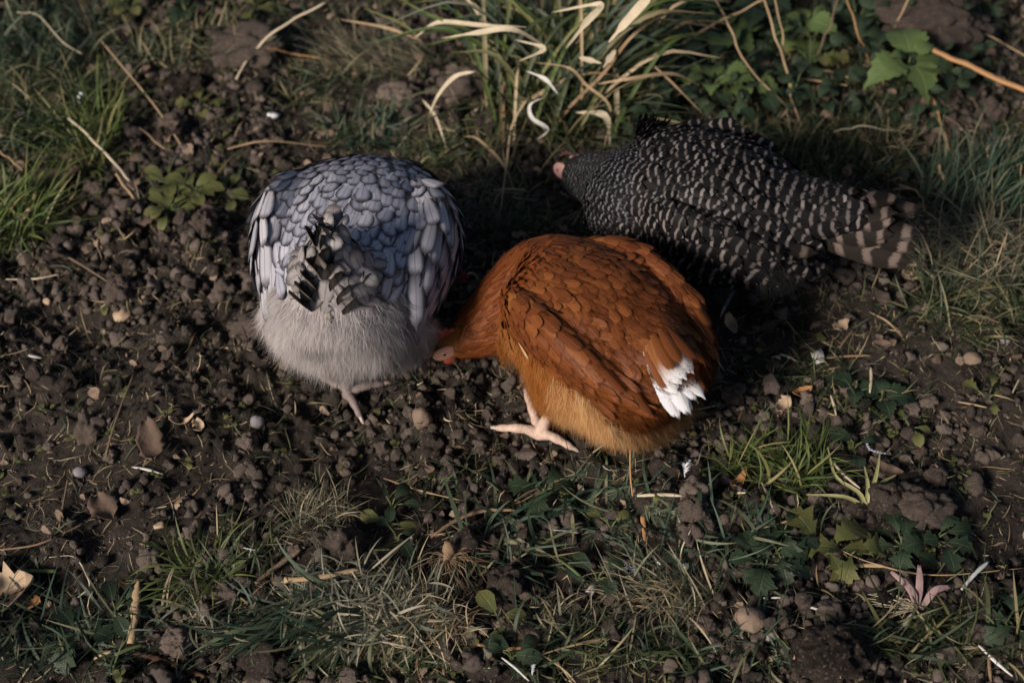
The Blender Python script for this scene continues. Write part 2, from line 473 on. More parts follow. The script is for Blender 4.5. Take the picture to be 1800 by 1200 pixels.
class Hen:
    def __init__(s, loc, rz, label, k=1.0):
        s.root = root('hen', loc, rz); s.root.scale = (k, k, k); tag(s.root, label, 'hen', 'hens feeding on the bare soil')
        bpy.context.view_layer.update()
        s.Mi = np.array(s.root.matrix_world.inverted()); s.M = np.array(s.root.matrix_world)
        s.lofts = {}; s.shapes = []; s.items = []; s.cam = (s.Mi @ np.append(CAM_POS, 1))[:3]
    def loc(s, p): return (s.Mi @ np.append(p, 1))[:3]
    def add_loft(s, name, st, ns=64, na=40, e=1.0):
        P = loft(st, ns, na, e); s.lofts[name] = P; s.shapes.append(loft_mesh(P)); return P
    def add_shape(s, V, F): s.shapes.append((V, F))
    def body(s, material, voxel=.004):
        b = MB()
        for V, F in s.shapes: b.add(V, F)
        tmp = link('body', b.mesh('body_raw'), s.root)
        md = tmp.modifiers.new('r', 'REMESH'); md.mode = 'VOXEL'; md.voxel_size = voxel; md.use_smooth_shade = True
        sm = tmp.modifiers.new('s', 'SMOOTH'); sm.iterations = 12
        dg = bpy.context.evaluated_depsgraph_get()
        me = bpy.data.meshes.new_from_object(tmp.evaluated_get(dg)); me.name = 'body'
        tmp.modifiers.clear(); tmp.data = me; me.materials.clear(); me.materials.append(material)
        me.polygons.foreach_set('use_smooth', np.ones(len(me.polygons), bool))
        s.bodyo = tmp
        n = len(me.vertices); co = np.empty(n * 3, np.float32); me.vertices.foreach_get('co', co); s.bv = co.reshape(-1, 3)
        me.calc_loop_triangles(); t = np.empty(len(me.loop_triangles) * 3, np.int32); me.loop_triangles.foreach_get('vertices', t); s.bt = t.reshape(-1, 3)
        s.bvh = BVHTree.FromPolygons([Vector(v) for v in s.bv.tolist()], s.bt.tolist())
    def feathers(s, loftname, matname, L, W, lift=.14, expo=.42, pack=.74, keep=None, jitter=.12, off=.0015, sag=0.0, name='feather', srange=(0.02, .98), tailbias=None):
        """rows of feathers lying towards the tail; L and W are numbers or functions of (s, local point)"""
        P = s.lofts[loftname]; ns, na, _ = P.shape
        Cc = P.mean(1); seg = np.linalg.norm(np.diff(Cc, axis=0), axis=1)
        # side length along the surface, not the centre line
        seg = np.maximum(seg, np.linalg.norm(np.diff(P, axis=0), axis=2).mean(1)); arc = np.concatenate([[0], np.cumsum(seg)])
        f = lambda q, t, p: q(t, p) if callable(q) else q
        a = arc[-1] * srange[0]; row = 0
        while a < arc[-1] * srange[1]:
            fi = np.interp(a, arc, np.arange(ns)); i0 = min(int(fi), ns - 2); fr = fi - i0
            ring = P[i0] * (1 - fr) + P[i0 + 1] * fr
            t = fi / (ns - 1)
            cir = np.linalg.norm(np.roll(ring, -1, 0) - ring, axis=1); cum = np.concatenate([[0], np.cumsum(cir)])
            Lr = f(L, t, ring.mean(0)); Wr = f(W, t, ring.mean(0))
            m = max(4, int(cum[-1] / (Wr * pack)))
            for q in range(m):
                d = ((q + .5 * (row % 2) + random.uniform(-jitter, jitter) * 2) / m % 1) * cum[-1]
                ai = np.interp(d, cum, np.arange(na + 1)); a0 = int(ai) % na; af = ai - int(ai)
                fj = min(max(fi + random.uniform(-.5, .5) * jitter * 6 * Lr * expo / max(arc[-1] / ns, 1e-4) * .25, 0), ns - 1.01)
                k0 = int(fj); kf = fj - k0
                pt = lambda kk: P[kk, a0] * (1 - af) + P[kk, (a0 + 1) % na] * af
                p = pt(k0) * (1 - kf) + pt(k0 + 1) * kf
                td = norm(pt(max(k0 - 1, 0)) - pt(min(k0 + 2, ns - 1)))
                hit, nrm, _, dist = s.bvh.find_nearest(Vector(p.tolist()))
                if hit is None: continue
                nrm = np.array(nrm); hit = np.array(hit)
                if dist > .006: 
                    continue
                if keep is not None and not keep(hit, nrm): continue
                if sag: td = norm(td + np.array([0, 0, -sag]))
                if tailbias is not None: td = norm(td + tailbias(hit))
                td = norm(td - nrm * td.dot(nrm))
                s.put(hit + nrm * off, td, nrm, f(L, t, hit) * random.uniform(.9, 1.1), f(W, t, hit) * random.uniform(.92, 1.08), lift + random.uniform(-.05, .05), jitter, matname, name)
            a += max(Lr * expo, .003); row += 1
    def put(s, p, td, nrm, L, W, lift, jitter, matname, name='feather', roll=0.0):
        y = td * math.cos(lift) + nrm * math.sin(lift)
        x = np.cross(y, nrm); x = norm(x); z = np.cross(x, y)
        j = random.gauss(0, jitter); r = roll + random.gauss(0, jitter * .45)
        x, y = x * math.cos(j) + y * math.sin(j), y * math.cos(j) - x * math.sin(j)
        x, z = x * math.cos(r) + z * math.sin(r), z * math.cos(r) - x * math.sin(r)
        M = np.eye(4); M[:3, 0] = x * W; M[:3, 1] = y * L; M[:3, 2] = z * L; M[:3, 3] = p
        vis = max(0, nrm.dot(norm(s.cam - p))) * L * W + (1 if name != 'feather' else 0)
        s.items.append((vis, matname, name, M))
    def put_on(s, p, td, L, W, lift, jitter, matname, name, off=.002):
        hit, nrm, _, d_ = s.bvh.find_nearest(Vector(p)); nrm = np.array(nrm)
        td = np.asarray(td, float); td = norm(td - nrm * td.dot(nrm))
        s.put(np.array(hit) + nrm * off, td, nrm, L, W, lift, jitter, matname, name)
    def finish(s, mats, templates, most=290):
        """the feathers that show largest become parts of their own, the rest one plumage part"""
        cache = {}
        s.items.sort(key=lambda q: -q[0])
        rest = {}
        for n, (vis, mk, nm, M) in enumerate(s.items):
            tk = mats[mk][1]; var = n % len(templates[tk])
            if n < most and vis > 0:
                key = (mk, var)
                if key not in cache:
                    V, F, uv = templates[tk][var]; cache[key] = mesh('feather_' + mk, V, F, uv, mats[mk][0], True, {'rnd': np.zeros(len(V))})
                link(nm, cache[key], s.root, M)
            else:
                V, F, uv = templates[tk][var]
                rest.setdefault(mk, MB()).add(V @ M[:3, :3].T + M[:3, 3], F, uv, random.random())
        for mk, b in rest.items():
            o = link('plumage', b.mesh('plumage_' + mk, mats[mk][0]), s.root); tag(o, kind='stuff')
    def fluff(s, mask, n, L, material, dirf, wid=.0006, clumps=350, pull=.55, name='down', curl=.26):
        """fine downy strands rooted on the skin where mask(points) allows, drawn together in tufts"""
        a, b, c = [s.bv[s.bt[:, k]] for k in range(3)]
        cr = np.cross(b - a, c - a); ar = np.linalg.norm(cr, axis=1); N = norm(cr)
        cen = (a + b + c) / 3; w_ = ar * mask(cen, N); w_ = w_ / w_.sum()
        def pick(k):
            t = RNG.choice(len(w_), k, p=w_); r1, r2 = RNG.random((2, k, 1)); f = r1 + r2 > 1
            r1 = np.where(f, 1 - r1, r1); r2 = np.where(f, 1 - r2, r2)
            return a[t] + (b[t] - a[t]) * r1 + (c[t] - a[t]) * r2, N[t]
        P, Nn = pick(n); K, KN = pick(clumps)
        from mathutils.kdtree import KDTree
        kd = KDTree(len(K))
        for q, v in enumerate(K): kd.insert(v.tolist(), q)
        kd.balance(); idx = np.array([kd.find(v)[1] for v in P.tolist()])
        kd_dir = norm(dirf(K, KN) + RNG.normal(0, .20, K.shape)); kl = L * RNG.uniform(.7, 1.25, (len(K), 1))
        tips = K + kd_dir * kl
        D = norm(dirf(P, Nn) + RNG.normal(0, .18, P.shape)); Ls = L * RNG.uniform(.6, 1.2, (n, 1))
        tip = (P + D * Ls) * (1 - pull) + tips[idx] * pull
        mid = P * .5 + tip * .5 + Nn * L * .20 + RNG.normal(0, curl * L * .4, P.shape)
        end = tip + RNG.normal(0, curl * L, P.shape)
        C = np.stack([P, mid, end], 1)
        C = np.stack([P, .25 * P + .5 * mid + .25 * end, end], 1)
        vw = norm(s.cam[None] - P); sd = norm(np.cross(end - P, vw))
        # turn every strand about its own axis at random so that it looks alike from all sides
        ax = norm(end - P); an = RNG.normal(0, .7, (n, 1)); sd = sd * np.cos(an) + np.cross(ax, sd) * np.sin(an)
        pr = np.array([1, .75, .12]); o = sd[:, None] * (wid * pr)[None, :, None]
        V = np.stack([C - o, C + o], 2).reshape(-1, 3)
        bb = (np.arange(n) * 6)[:, None] + np.arange(2)[None] * 2
        F = np.stack([bb, bb + 1, bb + 3, bb + 2], -1).reshape(-1, 4)
        r = (RNG.random(n) * .35 + RNG.random(len(K))[idx] * .65)
        uv = np.stack([np.repeat(r, 6), np.tile(np.repeat([0, .5, 1], 2), n)], -1)
        me = mesh(name, V, F, uv, material, True, {'rnd': np.repeat(r, 6)})
        nn = norm(Nn + RNG.normal(0, .16, Nn.shape) + .45 * (kd_dir[idx] - Nn * (kd_dir[idx] * Nn).sum(1, keepdims=True)) * RNG.uniform(-1, 1, (len(K), 1))[idx])
        me.normals_split_custom_set_from_vertices(np.repeat(nn, 6, 0).astype(np.float32))
        o = link(name, me, s.root); tag(o, kind='stuff')
        return o
    def part(s, name, V, F, material, uv=None, parent=None, smooth=True):
        b = MB(); b.add(V, F, uv)
        return link(name, b.mesh(name, material, smooth), parent or s.root)
    def leg(s, hip, ankle, toes, r=.0062, scale_m=None, claw_m=None):
        """shank from the thigh to the ankle, then a tapered toe to each tip; claws are sub-parts"""
        b = MB(); hip, ankle = s.loc(hip), s.loc(ankle)
        V, F, uv = tube([hip, hip * .5 + ankle * .5 + np.array([.004, 0, 0]), ankle], [r * 1.15, r * .85, r * .8, r * 1.25], 16, 12); b.add(V, F, uv)
        ends = []
        for tp in toes:
            tp = s.loc(tp); d = tp - ankle; m1 = ankle + d * .33 + np.array([0, 0, .006]); m2 = ankle + d * .7 + np.array([0, 0, .004])
            V, F, uv = tube([ankle, m1, m2, tp], [r * 1.12, r * .92, r * .74, r * .82, r * .6, r * .66, r * .42], 22, 12); b.add(V, F, uv)
            ends.append((tp, norm(tp - m2)))
        tmp = link('leg', b.mesh('leg_raw'), s.root)
        md = tmp.modifiers.new('r', 'REMESH'); md.mode = 'VOXEL'; md.voxel_size = .0011
        sm = tmp.modifiers.new('s', 'SMOOTH'); sm.iterations = 4
        me = bpy.data.meshes.new_from_object(tmp.evaluated_get(bpy.context.evaluated_depsgraph_get()))
        tmp.modifiers.clear(); tmp.data = me; me.name = 'leg'; me.materials.clear(); me.materials.append(scale_m)
        me.polygons.foreach_set('use_smooth', np.ones(len(me.polygons), bool))
        for e, d in ends:
            V, F, uv = tube([e - d * .003, e + d * .005 + np.array([0, 0, .0012]), e + d * .012 + np.array([0, 0, -.003])], [r * .42, r * .33, r * .06], 8, 8)
            c = MB(); c.add(V, F, uv); link('claw', c.mesh('claw', claw_m), tmp)
        return tmp

def ellipsoid(c, r, rot=None, nu=12, nv=16):
    u = np.linspace(-PI / 2, PI / 2, nu); v = np.linspace(0, 2 * PI, nv, endpoint=False)
    P = np.stack([np.cos(u)[:, None] * np.cos(v), np.cos(u)[:, None] * np.sin(v), np.repeat(np.sin(u)[:, None], nv, 1)], -1) * np.asarray(r)
    if rot is not None: P = P @ np.asarray(rot).T
    return loft_mesh(P + np.asarray(c))

TEMPL = {'round': [feather_template(.05, .2, .012, .5), feather_template(.03, .3, .02, .55), feather_template(.07, .2, .025, .45)],
         'long': [feather_template(.05, .3, .010, .72), feather_template(.08, .25, .015, .66), feather_template(.06, .3, .012, .6)],
         'hackle': [feather_template(.12, .5, .02, .25), feather_template(.18, .6, .03, .2)],
         'curl': [feather_template(.62, .8, .03, .6), feather_template(.8, .5, .04, .55), feather_template(.45, .9, .04, .6)]}

M_SCALE_GREY = plain('leg_scales_grey', (.22, .17, .16), .55, .4, .5, 260, .5)
M_SCALE_PINK = plain('leg_scales_pale', (.57, .41, .33), .6, .3, .9, 110, .9)
M_SCALE_SLATE = plain('leg_scales_slate', (.10, .10, .12), .55, .4, .5, 260, .5)
M_CLAW = plain('claw_horn', (.42, .33, .28), .4, .5, .3, 300)
M_SKIN = plain('face_skin', (.58, .29, .21), .6, .35, .5, 300, .5)
M_SKIN_PALE = plain('face_skin_pale', (.46, .25, .22), .6, .35, .5, 300, .5)
M_COMB = plain('comb_skin', (.42, .075, .04), .5, .4, .3, 300, .4)
M_BEAK = plain('beak_horn', (.46, .25, .11), .35, .5, .4, 200)
M_EYE = plain('eye', (.012, .008, .006), .08, .6, .1)
M_LOBE = plain('ear_lobe_skin', (.55, .38, .34), .6, .3, .3, 300, .3)

def head_parts(h, base, fwd, skin=None, comb_m=None, comb_k=1.0, face_k=1.0):
    """beak, eye, wattle, ear lobe and comb round a head that points along fwd (local)"""
    skin = skin or M_SKIN
    fwd = norm(np.asarray(fwd, float)); lat = norm(np.cross([0, 0, 1.0], fwd)); up = np.cross(fwd, lat)
    R = np.stack([fwd, lat, up], 1)
    for nm, off, dz in (('upper_beak', .004, .0), ('lower_beak', .003, -.0045)):
        k = 1.0 if nm == 'upper_beak' else .78
        V, F, uv = tube([base + fwd * .006 + up * dz, base + fwd * (.018 * k + .006) + up * (dz + .001), base + fwd * (.027 * k + .006) + up * (dz - .0045 * k)], [.0072 * k, .0055 * k, .0012], 12, 10)
        h.part(nm, V, F, M_BEAK, uv)
    for sg in (1, -1):
        fc = base - fwd * .007 + lat * sg * .0152 + up * .003
        V, F = ellipsoid(fc, (.0145 * face_k, .0042 * face_k, .0095 * face_k), R); h.part('face', V, F, skin)
        V, F = ellipsoid(fc + lat * sg * .0038 + up * .0030 + fwd * .001, (.0026, .0020, .0025), R); e = h.part('eye', V, F, M_EYE)
        V, F = ellipsoid(base - fwd * .004 + lat * sg * .009 - up * .0200, (.0085, .0028, .0068), R); h.part('wattle', V, F, M_COMB)
        V, F = ellipsoid(base - fwd * .027 + lat * sg * .0185 - up * .003, (.0052, .0032, .0075), R); h.part('ear_lobe', V, F, M_LOBE)
    b = MB()
    for q in range(5):
        tcm = base + fwd * (.006 - .0085 * q) + up * (.0185 + .0035 * math.sin(q / 4 * PI))
        V, F = ellipsoid(tcm, (.0052, .0023, (.0075 + .003 * math.sin(q / 4 * PI)) * comb_k), R, 8, 10); b.add(V, F)
    tmp = link('comb', b.mesh('comb_raw'), h.root)
    md = tmp.modifiers.new('r', 'REMESH'); md.mode = 'VOXEL'; md.voxel_size = .0012
    me = bpy.data.meshes.new_from_object(tmp.evaluated_get(bpy.context.evaluated_depsgraph_get())); tmp.modifiers.clear(); tmp.data = me
    me.name = 'comb'; me.materials.clear(); me.materials.append(comb_m or M_COMB); me.polygons.foreach_set('use_smooth', np.ones(len(me.polygons), bool))

def down_material(name, stops, rough=.9):
    m, nt, b = mat(name, rough, .1); k = NT(nt)
    u, v, _ = k.uv(); r = k.rnd()
    c = k.mul(k.ramp(r, stops), k.math('ADD', .8, k.math('MULTIPLY', k.noise(k.obj(), 45, 3), .4)))
    nt.links.new(c, b.inputs['Base Color'])
    t = k.n('BsdfTranslucent'); nt.links.new(c, t.inputs[0])
    mx = k.n('MixShader'); mx.inputs[0].default_value = .3
    nt.links.new(b.outputs[0], mx.inputs[1]); nt.links.new(t.outputs[0], mx.inputs[2]); nt.links.new(mx.outputs[0], nt.nodes['Material Output'].inputs[0])
    return m

# ---- lavender grey hen, seen from behind, head down in front of it
def grey_hen():
    x, y = -.166, .0
    h = Hen((x, y, gz(x, y)), math.radians(85), 'lavender grey hen with dark-edged scalloped feathers, seen from behind with head hidden')
    h.add_loft('torso', [(-.110, 0, .130, .010, .010, .010), (-.104, 0, .131, .044, .042, .034), (-.086, 0, .138, .063, .062, .052), (-.045, 0, .145, .080, .072, .066), (0, 0, .142, .095, .072, .072),
                         (.05, 0, .134, .098, .070, .068), (.095, 0, .120, .088, .062, .060), (.126, .003, .098, .062, .050, .050), (.150, .008, .070, .040, .038, .036), (.166, .012, .045, .027, .026, .026),
                         (.177, .014, .026, .021, .02, .02), (.188, .014, .016, .012, .012, .012)], 90, 56, .86)
    h.add_loft('rump', [(-.080, 0, .268, .004, .004, .004), (-.083, 0, .255, .018, .014, .018), (-.084, 0, .230, .034, .026, .030), (-.072, 0, .200, .052, .042, .044), (-.035, 0, .168, .070, .052, .05), (.03, 0, .145, .07, .06, .06)], 50, 44)
    for sg in (1, -1):
        h.add_loft('wing' + str(sg), [(-.072, sg * .066, .135, .004, .006, .006), (-.062, sg * .069, .138, .012, .024, .022), (-.035, sg * .075, .146, .018, .044, .040), (.0, sg * .081, .150, .023, .056, .050),
                                      (.04, sg * .081, .146, .026, .058, .052), (.080, sg * .064, .130, .026, .050, .046), (.112, sg * .040, .112, .018, .030, .026)], 50, 36)
    for sg in (1, -1):
        V, F, uv = tube([(-.03, sg * .045, .10), (-.015, sg * .042, .06), (-.02, sg * .035, .035)], [.038, .026, .012], 14, 14); h.add_shape(V, F)
    h.body(plain('grey_skin', (.27, .245, .25), .9, .1, .3, 80))
    MT = {'back': (feather_material('feather_grey', [(0, (.33, .33, .405)), (.5, (.41, .41, .485)), (1, (.49, .485, .55))], (.024, .022, .030), .42, None, ((.10, .096, .11), .4)), 'round'),
          'wing': (feather_material('feather_grey_wing', [(0, (.33, .32, .37)), (.5, (.40, .39, .44)), (1, (.48, .465, .51))], (.03, .027, .036), .34, None, ((.10, .096, .11), .45)), 'long'),
          'cushion': (feather_material('feather_grey_cushion', [(0, (.20, .18, .18)), (.5, (.28, .255, .26)), (1, (.36, .34, .355))], (.05, .042, .042), .36, None, ((.09, .08, .08), .5), None, .7, .9, fray=.08), 'round'),
          'tail': (feather_material('feather_grey_tail', [(0, (.15, .126, .102)), (.5, (.23, .197, .165)), (1, (.35, .305, .26))], (.035, .029, .025), .30, None, ((.05, .04, .035), .7), None, .7, .8), 'long'),
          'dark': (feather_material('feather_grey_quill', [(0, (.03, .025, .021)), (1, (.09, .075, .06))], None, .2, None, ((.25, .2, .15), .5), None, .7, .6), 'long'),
          'covert': (feather_material('feather_grey_covert', [(0, (.060, .050, .034)), (.5, (.135, .112, .080)), (1, (.27, .225, .165))], (.045, .036, .032), .30, None, ((.09, .07, .06), .5), None, .7, 1.0, fray=.10), 'round')}
    fluffy = lambda p_, n_: p_[0] < -.068 or p_[0] < -.035 and p_[2] < .150 + .012 * math.sin(p_[1] * 70)
    h.feathers('torso', 'back', lambda t, p_: (.026 + .012 * min(1, max(0, (.12 - p_[0]) / .2))), lambda t, p_: .0165 + .0055 * min(1, max(0, (.12 - p_[0]) / .2)), .055, .38, .76, keep=lambda p_, n_: not fluffy(p_, n_) and p_[0] < .15, jitter=.12)
    h.feathers('rump', 'back', .034, .0195, .07, .38, .72, keep=lambda p_, n_: p_[0] > -.066 and (p_[2] > .175 or p_[0] > 0), jitter=.1)
    h.feathers('rump', 'cushion', .036, .020, .07, .30, .66, keep=lambda p_, n_: p_[0] <= -.055 and p_[2] > .165, jitter=.16, srange=(.02, .8))
    for sg in (1, -1):
        h.feathers('wing' + str(sg), 'wing', lambda t, p_: .040 + .030 * min(1, max(0, (.05 - p_[0]) / .12)), lambda t, p_: .0170 + .0025 * (p_[0] < 0), .055, .38, .74, jitter=.14, sag=.10, off=.002, srange=(.10, .98), keep=lambda p_, n_: p_[0] < .085 and (p_[0] > -.03 or p_[2] > .14) and (n_[1] * sg > -.15 or n_[2] > .6))
        for q in range(5):   # the long flight feathers that end the wing
            a = q / 6.5
            p0 = np.array([.015, sg * (.104 - .002 * a), .188 - .052 * a]); e = np.array([-.070 + .025 * abs(a - .3), sg * (.076 - .002 * a), .168 - .032 * a])
            d = e - p0; nn = norm(np.array([-.15, sg * 1.0, .45]))
            h.put(p0, norm(d), nn, np.linalg.norm(d), .020, .02, .03, 'wing', 'wing_feather')
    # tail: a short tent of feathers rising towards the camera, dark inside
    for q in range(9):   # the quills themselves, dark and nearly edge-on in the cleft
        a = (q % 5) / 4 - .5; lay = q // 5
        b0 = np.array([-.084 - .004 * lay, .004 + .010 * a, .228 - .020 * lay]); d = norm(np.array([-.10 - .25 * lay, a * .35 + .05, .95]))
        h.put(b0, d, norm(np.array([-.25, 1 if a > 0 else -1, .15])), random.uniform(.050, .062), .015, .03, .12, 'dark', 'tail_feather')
    for sg in (1, -1):
        for j in range(2, 6):   # coverts folding in from both sides, tips meeting over the cleft
            zz = .268 - .0185 * j + random.uniform(-.003, .003); ww = .013 + .0036 * j
            b0 = np.array([-.074 - .004 * j, .003 + sg * ww, zz]); d = norm(np.array([-.50, -sg * (.62 - .04 * j), .10 - .09 * j + random.uniform(-.12, .12)])); nn = norm(np.array([-.62, sg * .55, .55]))
            h.put(b0, d, nn, random.uniform(.040, .052), random.uniform(.017, .022), .10, .10, 'covert', 'tail_covert')
    for sg in (1, -1):   # the short tail itself: two leaning sheets of feathers that meet in a ridge
        for j in range(5):
            b0 = np.array([-.094 - .0030 * j, .004 + sg * (.002 + .0042 * j), .214 - .0085 * j]); d = norm(np.array([-.30 - .03 * j, sg * (.04 + .035 * j), .90 - .04 * j]))
            h.put(b0, d, norm(np.array([-.80, sg * .75, .30])), .070 - .0045 * j + random.uniform(-.004, .004), .020, .05, .08, 'tail', 'tail_feather')
    h.put(np.array([-.062, .006, .262]), norm(np.array([-.5, .1, .6])), norm(np.array([.1, 0, 1])), .030, .022, .1, .1, 'wing', 'tail_covert')
    h.finish(MT, TEMPL)
    DM = down_material('down_grey', [(0, (.48, .435, .43)), (.5, (.57, .525, .53)), (1, (.66, .615, .625))])
    msk = lambda c, n: ((c[:, 0] < -.025) & (c[:, 2] < np.clip(np.where(np.abs(c[:, 1]) < .058, .190, .155) - 1.1 * (c[:, 0] + .075), .10, np.where(np.abs(c[:, 1]) < .058, .190, .158))) & (c[:, 2] > .05)).astype(float)
    dr = lambda P, N: N * np.array([.35, .22, .3])[None] + np.array([-.16, 0, -.85])[None]
    h.fluff(msk, 72000, .026, DM, dr, .00019, 900, .45)
    msk2 = lambda c, n: ((c[:, 0] < -.075) & (c[:, 2] > .150) & (c[:, 2] < .185)).astype(float)
    h.fluff(msk2, 12000, .018, down_material('down_tail', [(0, (.34, .31, .315)), (1, (.48, .445, .455))]), lambda P, N: N * .55 + np.array([-.2, 0, -.8])[None], .00019, 160, .5)
    h.leg(h_w(h, (-.055, .024, .07)), G(612, 694, .008), [G(634, 734, .004), G(566, 664, .004), G(676, 674, .004)], .0062, M_SCALE_GREY, M_CLAW)
    h.leg(h_w(h, (.0, -.036, .05)), h_w(h, (.03, -.036, .006)), [h_w(h, (.075, -.036, .003)), h_w(h, (.06, -.07, .003)), h_w(h, (.06, -.005, .003))], .0062, M_SCALE_GREY, M_CLAW)
    head_parts(h, np.array([.178, .014, .022]), (.6, 0, -.6), skin=M_SKIN)
    return h

def h_w(h, p): return (h.M @ np.append(p, 1))[:3]

# ---- chestnut red hen stretching its neck under the grey one
def red_hen():
    x, y = .089, -.082
    h = Hen((x, y, gz(x, y)), math.radians(131), 'chestnut red hen with white-tipped tail feathers and outstretched neck', .84)
    t = h.loc(at(784, 615, .034)); nk = lambda f, z: ((1 - f) * np.array([.10, 0]) + f * t[:2]).tolist() + [z]
    h.add_loft('torso', [(-.135, 0, .105, .010, .010, .010), (-.128, 0, .108, .048, .040, .034), (-.105, 0, .118, .076, .060, .056), (-.060, 0, .130, .092, .076, .068), (-.005, 0, .135, .097, .084, .072),
                         (.050, 0, .130, .090, .078, .070), (.095, 0, .116, .074, .066, .062), (*nk(.28, .094), .056, .054, .050), (*nk(.50, .076), .042, .042, .040),
                         (*nk(.70, .060), .031, .031, .030), (*nk(.86, .050), .023, .022, .021), (*nk(1.0, .044), .0175, .0175, .017), (*nk(1.08, .040), .009, .009, .009)], 90, 56, .86)
    h.add_loft('rump', [(-.150, 0, .180, .006, .004, .004), (-.142, 0, .180, .024, .014, .016), (-.12, 0, .178, .040, .024, .030), (-.085, 0, .172, .058, .040, .045), (-.04, 0, .160, .070, .055, .05), (.02, 0, .148, .06, .05, .05)], 50, 44)
    for sg in (1, -1):
        h.add_loft('wing' + str(sg), [(-.115, sg * 0.060, .164, .004, .006, .006), (-.10, sg * 0.067, .166, .011, .015, .012), (-.07, sg * 0.076, .169, .015, .028, .020), (-.02, sg * 0.080, .171, .018, .038, .027),
                                      (.03, sg * 0.077, .166, .019, .040, .031), (.075, sg * 0.067, .150, .016, .034, .030), (.105, sg * 0.054, .124, .008, .015, .015)], 50, 36)
    for sg in (1, -1):
        V, F, uv = tube([(-.01, sg * .050, .10), (.01, sg * .048, .06), (.0, sg * .044, .038)], [.046, .034, .016], 14, 14); h.add_shape(V, F)
    h.body(plain('red_skin', (.22, .085, .025), .9, .1, .3, 80))
    st = [(0, (.105, .027, .0068)), (.4, (.128, .035, .0085)), (.7, (.150, .043, .0105)), (1, (.195, .062, .015))]  # chestnut tones, also lowered in colour because low light leaves the back dim
    st2 = [(0, (.15, .042, .010)), (.5, (.21, .066, .016)), (1, (.30, .11, .030))]
    MT = {'back': (feather_material('feather_red', st, None, .2, None, ((.24, .085, .026), .4), None, .6, .7, fray=.30), 'round'),
          'wing': (feather_material('feather_red_wing', st, None, .2, None, ((.24, .085, .026), .5), None, .6, .7, fray=.24), 'long'),
          'hackle': (feather_material('feather_red_neck', [(0, (.085, .020, .0055)), (.5, (.125, .032, .008)), (1, (.18, .053, .012))], None, .2, None, ((.24, .08, .024), .5), None, .5, .5, fray=.30), 'hackle'),
          'flank': (feather_material('feather_red_flank', st2, None, .2, None, None, (.38, .17, .06), .7, .6, fray=.35), 'round'),
          'pale': (feather_material('feather_pale_shaft', [(0, (.42, .26, .12)), (1, (.52, .36, .20))], None, .2, None, None, (.3, .12, .04), .7, .5), 'long'),
          'white': (feather_material('feather_white', [(0, (.66, .66, .72)), (1, (.84, .84, .86))], None, .2, None, ((.45, .33, .25), .6), None, .5, .3, fray=.16), 'long'),
          'half': (feather_material('feather_red_white', [(0, (.22, .08, .025)), (1, (.30, .12, .04))], None, .2, None, None, None, .6, .3, ((.80, .79, .80), 1.0)), 'long')}
    low = lambda p_: p_[2] < .143 + .22 * max(0, -.06 - p_[0]) - .2 * max(0, p_[0])
    fluffy = lambda p_: p_[0] < .0 and low(p_)
    h.feathers('torso', 'back', lambda t, p_: .028 + .007 * min(1, max(0, (.06 - p_[0]) / .15)) - .010 * min(1, max(0, (p_[0] - .05) / .04)), lambda t, p_: .0125 + .003 * min(1, max(0, (.06 - p_[0]) / .15)), .05, .34, .64, keep=lambda p_, n_: not low(p_) and p_[0] < .105, jitter=.26)
    h.feathers('torso', 'flank', .034, .018, .07, .34, .64, keep=lambda p_, n_: low(p_) and p_[0] > -.02 and p_[0] < .075, jitter=.3, sag=.3)
    h.feathers('torso', 'hackle', lambda t, p_: .030 - .016 * min(1, max(0, (p_[0] - .11) / .10)), lambda t, p_: .0085 - .004 * min(1, max(0, (p_[0] - .15) / .08)), .045, .26, .58, off=.003, keep=lambda p_, n_: p_[0] >= .092 + random.uniform(-.012, .012) and math.hypot(p_[0] - t[0], p_[1] - t[1]) > .020, jitter=.2)
    h.feathers('rump', 'back', .036, .015, .07, .34, .64, keep=lambda p_, n_: n_[2] > -.2 and (p_[0] > -.092 or p_[1] < -.02 or p_[2] < .150), jitter=.26)
    for sg in (1, -1):
        h.feathers('wing' + str(sg), 'wing', lambda t, p_: .032 + .022 * min(1, max(0, (.04 - p_[0]) / .12)), lambda t, p_: .0138, .04, .34, .66, jitter=.16, sag=.12, off=.002, srange=(.08, .98), keep=lambda p_, n_: p_[0] < .070 and (n_[1] * sg > -.15 or n_[2] > .6))
        for q in range(8):
            a = q / 7
            p0 = np.array([-.02, sg * (.092 + .002 * a), .194 - .042 * a]); e = np.array([-.135 + .035 * a, sg * (.056 + .014 * a), .182 - .032 * a])
            d = e - p0; nn = norm(np.array([-.2, sg * 1.0, .45]))
            h.put(p0, norm(d), nn, np.linalg.norm(d), .019, .03, .04, 'wing', 'wing_feather')
    # tail held low, its feathers tipped white
    for q, (yy, zz, mk, ln, up) in enumerate([(.022, .164, 'white', .092, -.62), (.012, .168, 'white', .098, -.60), (.002, .170, 'white', .094, -.58), (-.010, .170, 'white', .088, -.52), (-.022, .166, 'half', .086, -.45), (-.030, .160, 'wing', .08, -.4),
                                              (.020, .174, 'half', .066, -.5), (.008, .178, 'half', .062, -.48), (-.004, .180, 'half', .062, -.45), (-.016, .178, 'half', .06, -.4), (.028, .172, 'wing', .058, -.5), (.012, .186, 'wing', .05, -.4), (-.006, .188, 'wing', .05, -.36), (-.024, .184, 'wing', .055, -.3)]):
        b0 = np.array([-.102, yy * .62 + .012, zz + .044]); d = norm(np.array([-.72, yy * 2.4, up * 1.0]))
        h.put(b0, d, norm(np.array([-.5, yy * 9, .9])), ln * 1.0, .017 if mk == 'wing' else .024, .03, .05, mk, 'tail_feather')
    h.put_on((.040, .100, .148), (-1, 0, -.35), .032, .008, .10, .05, 'pale', 'wing_feather', .004)
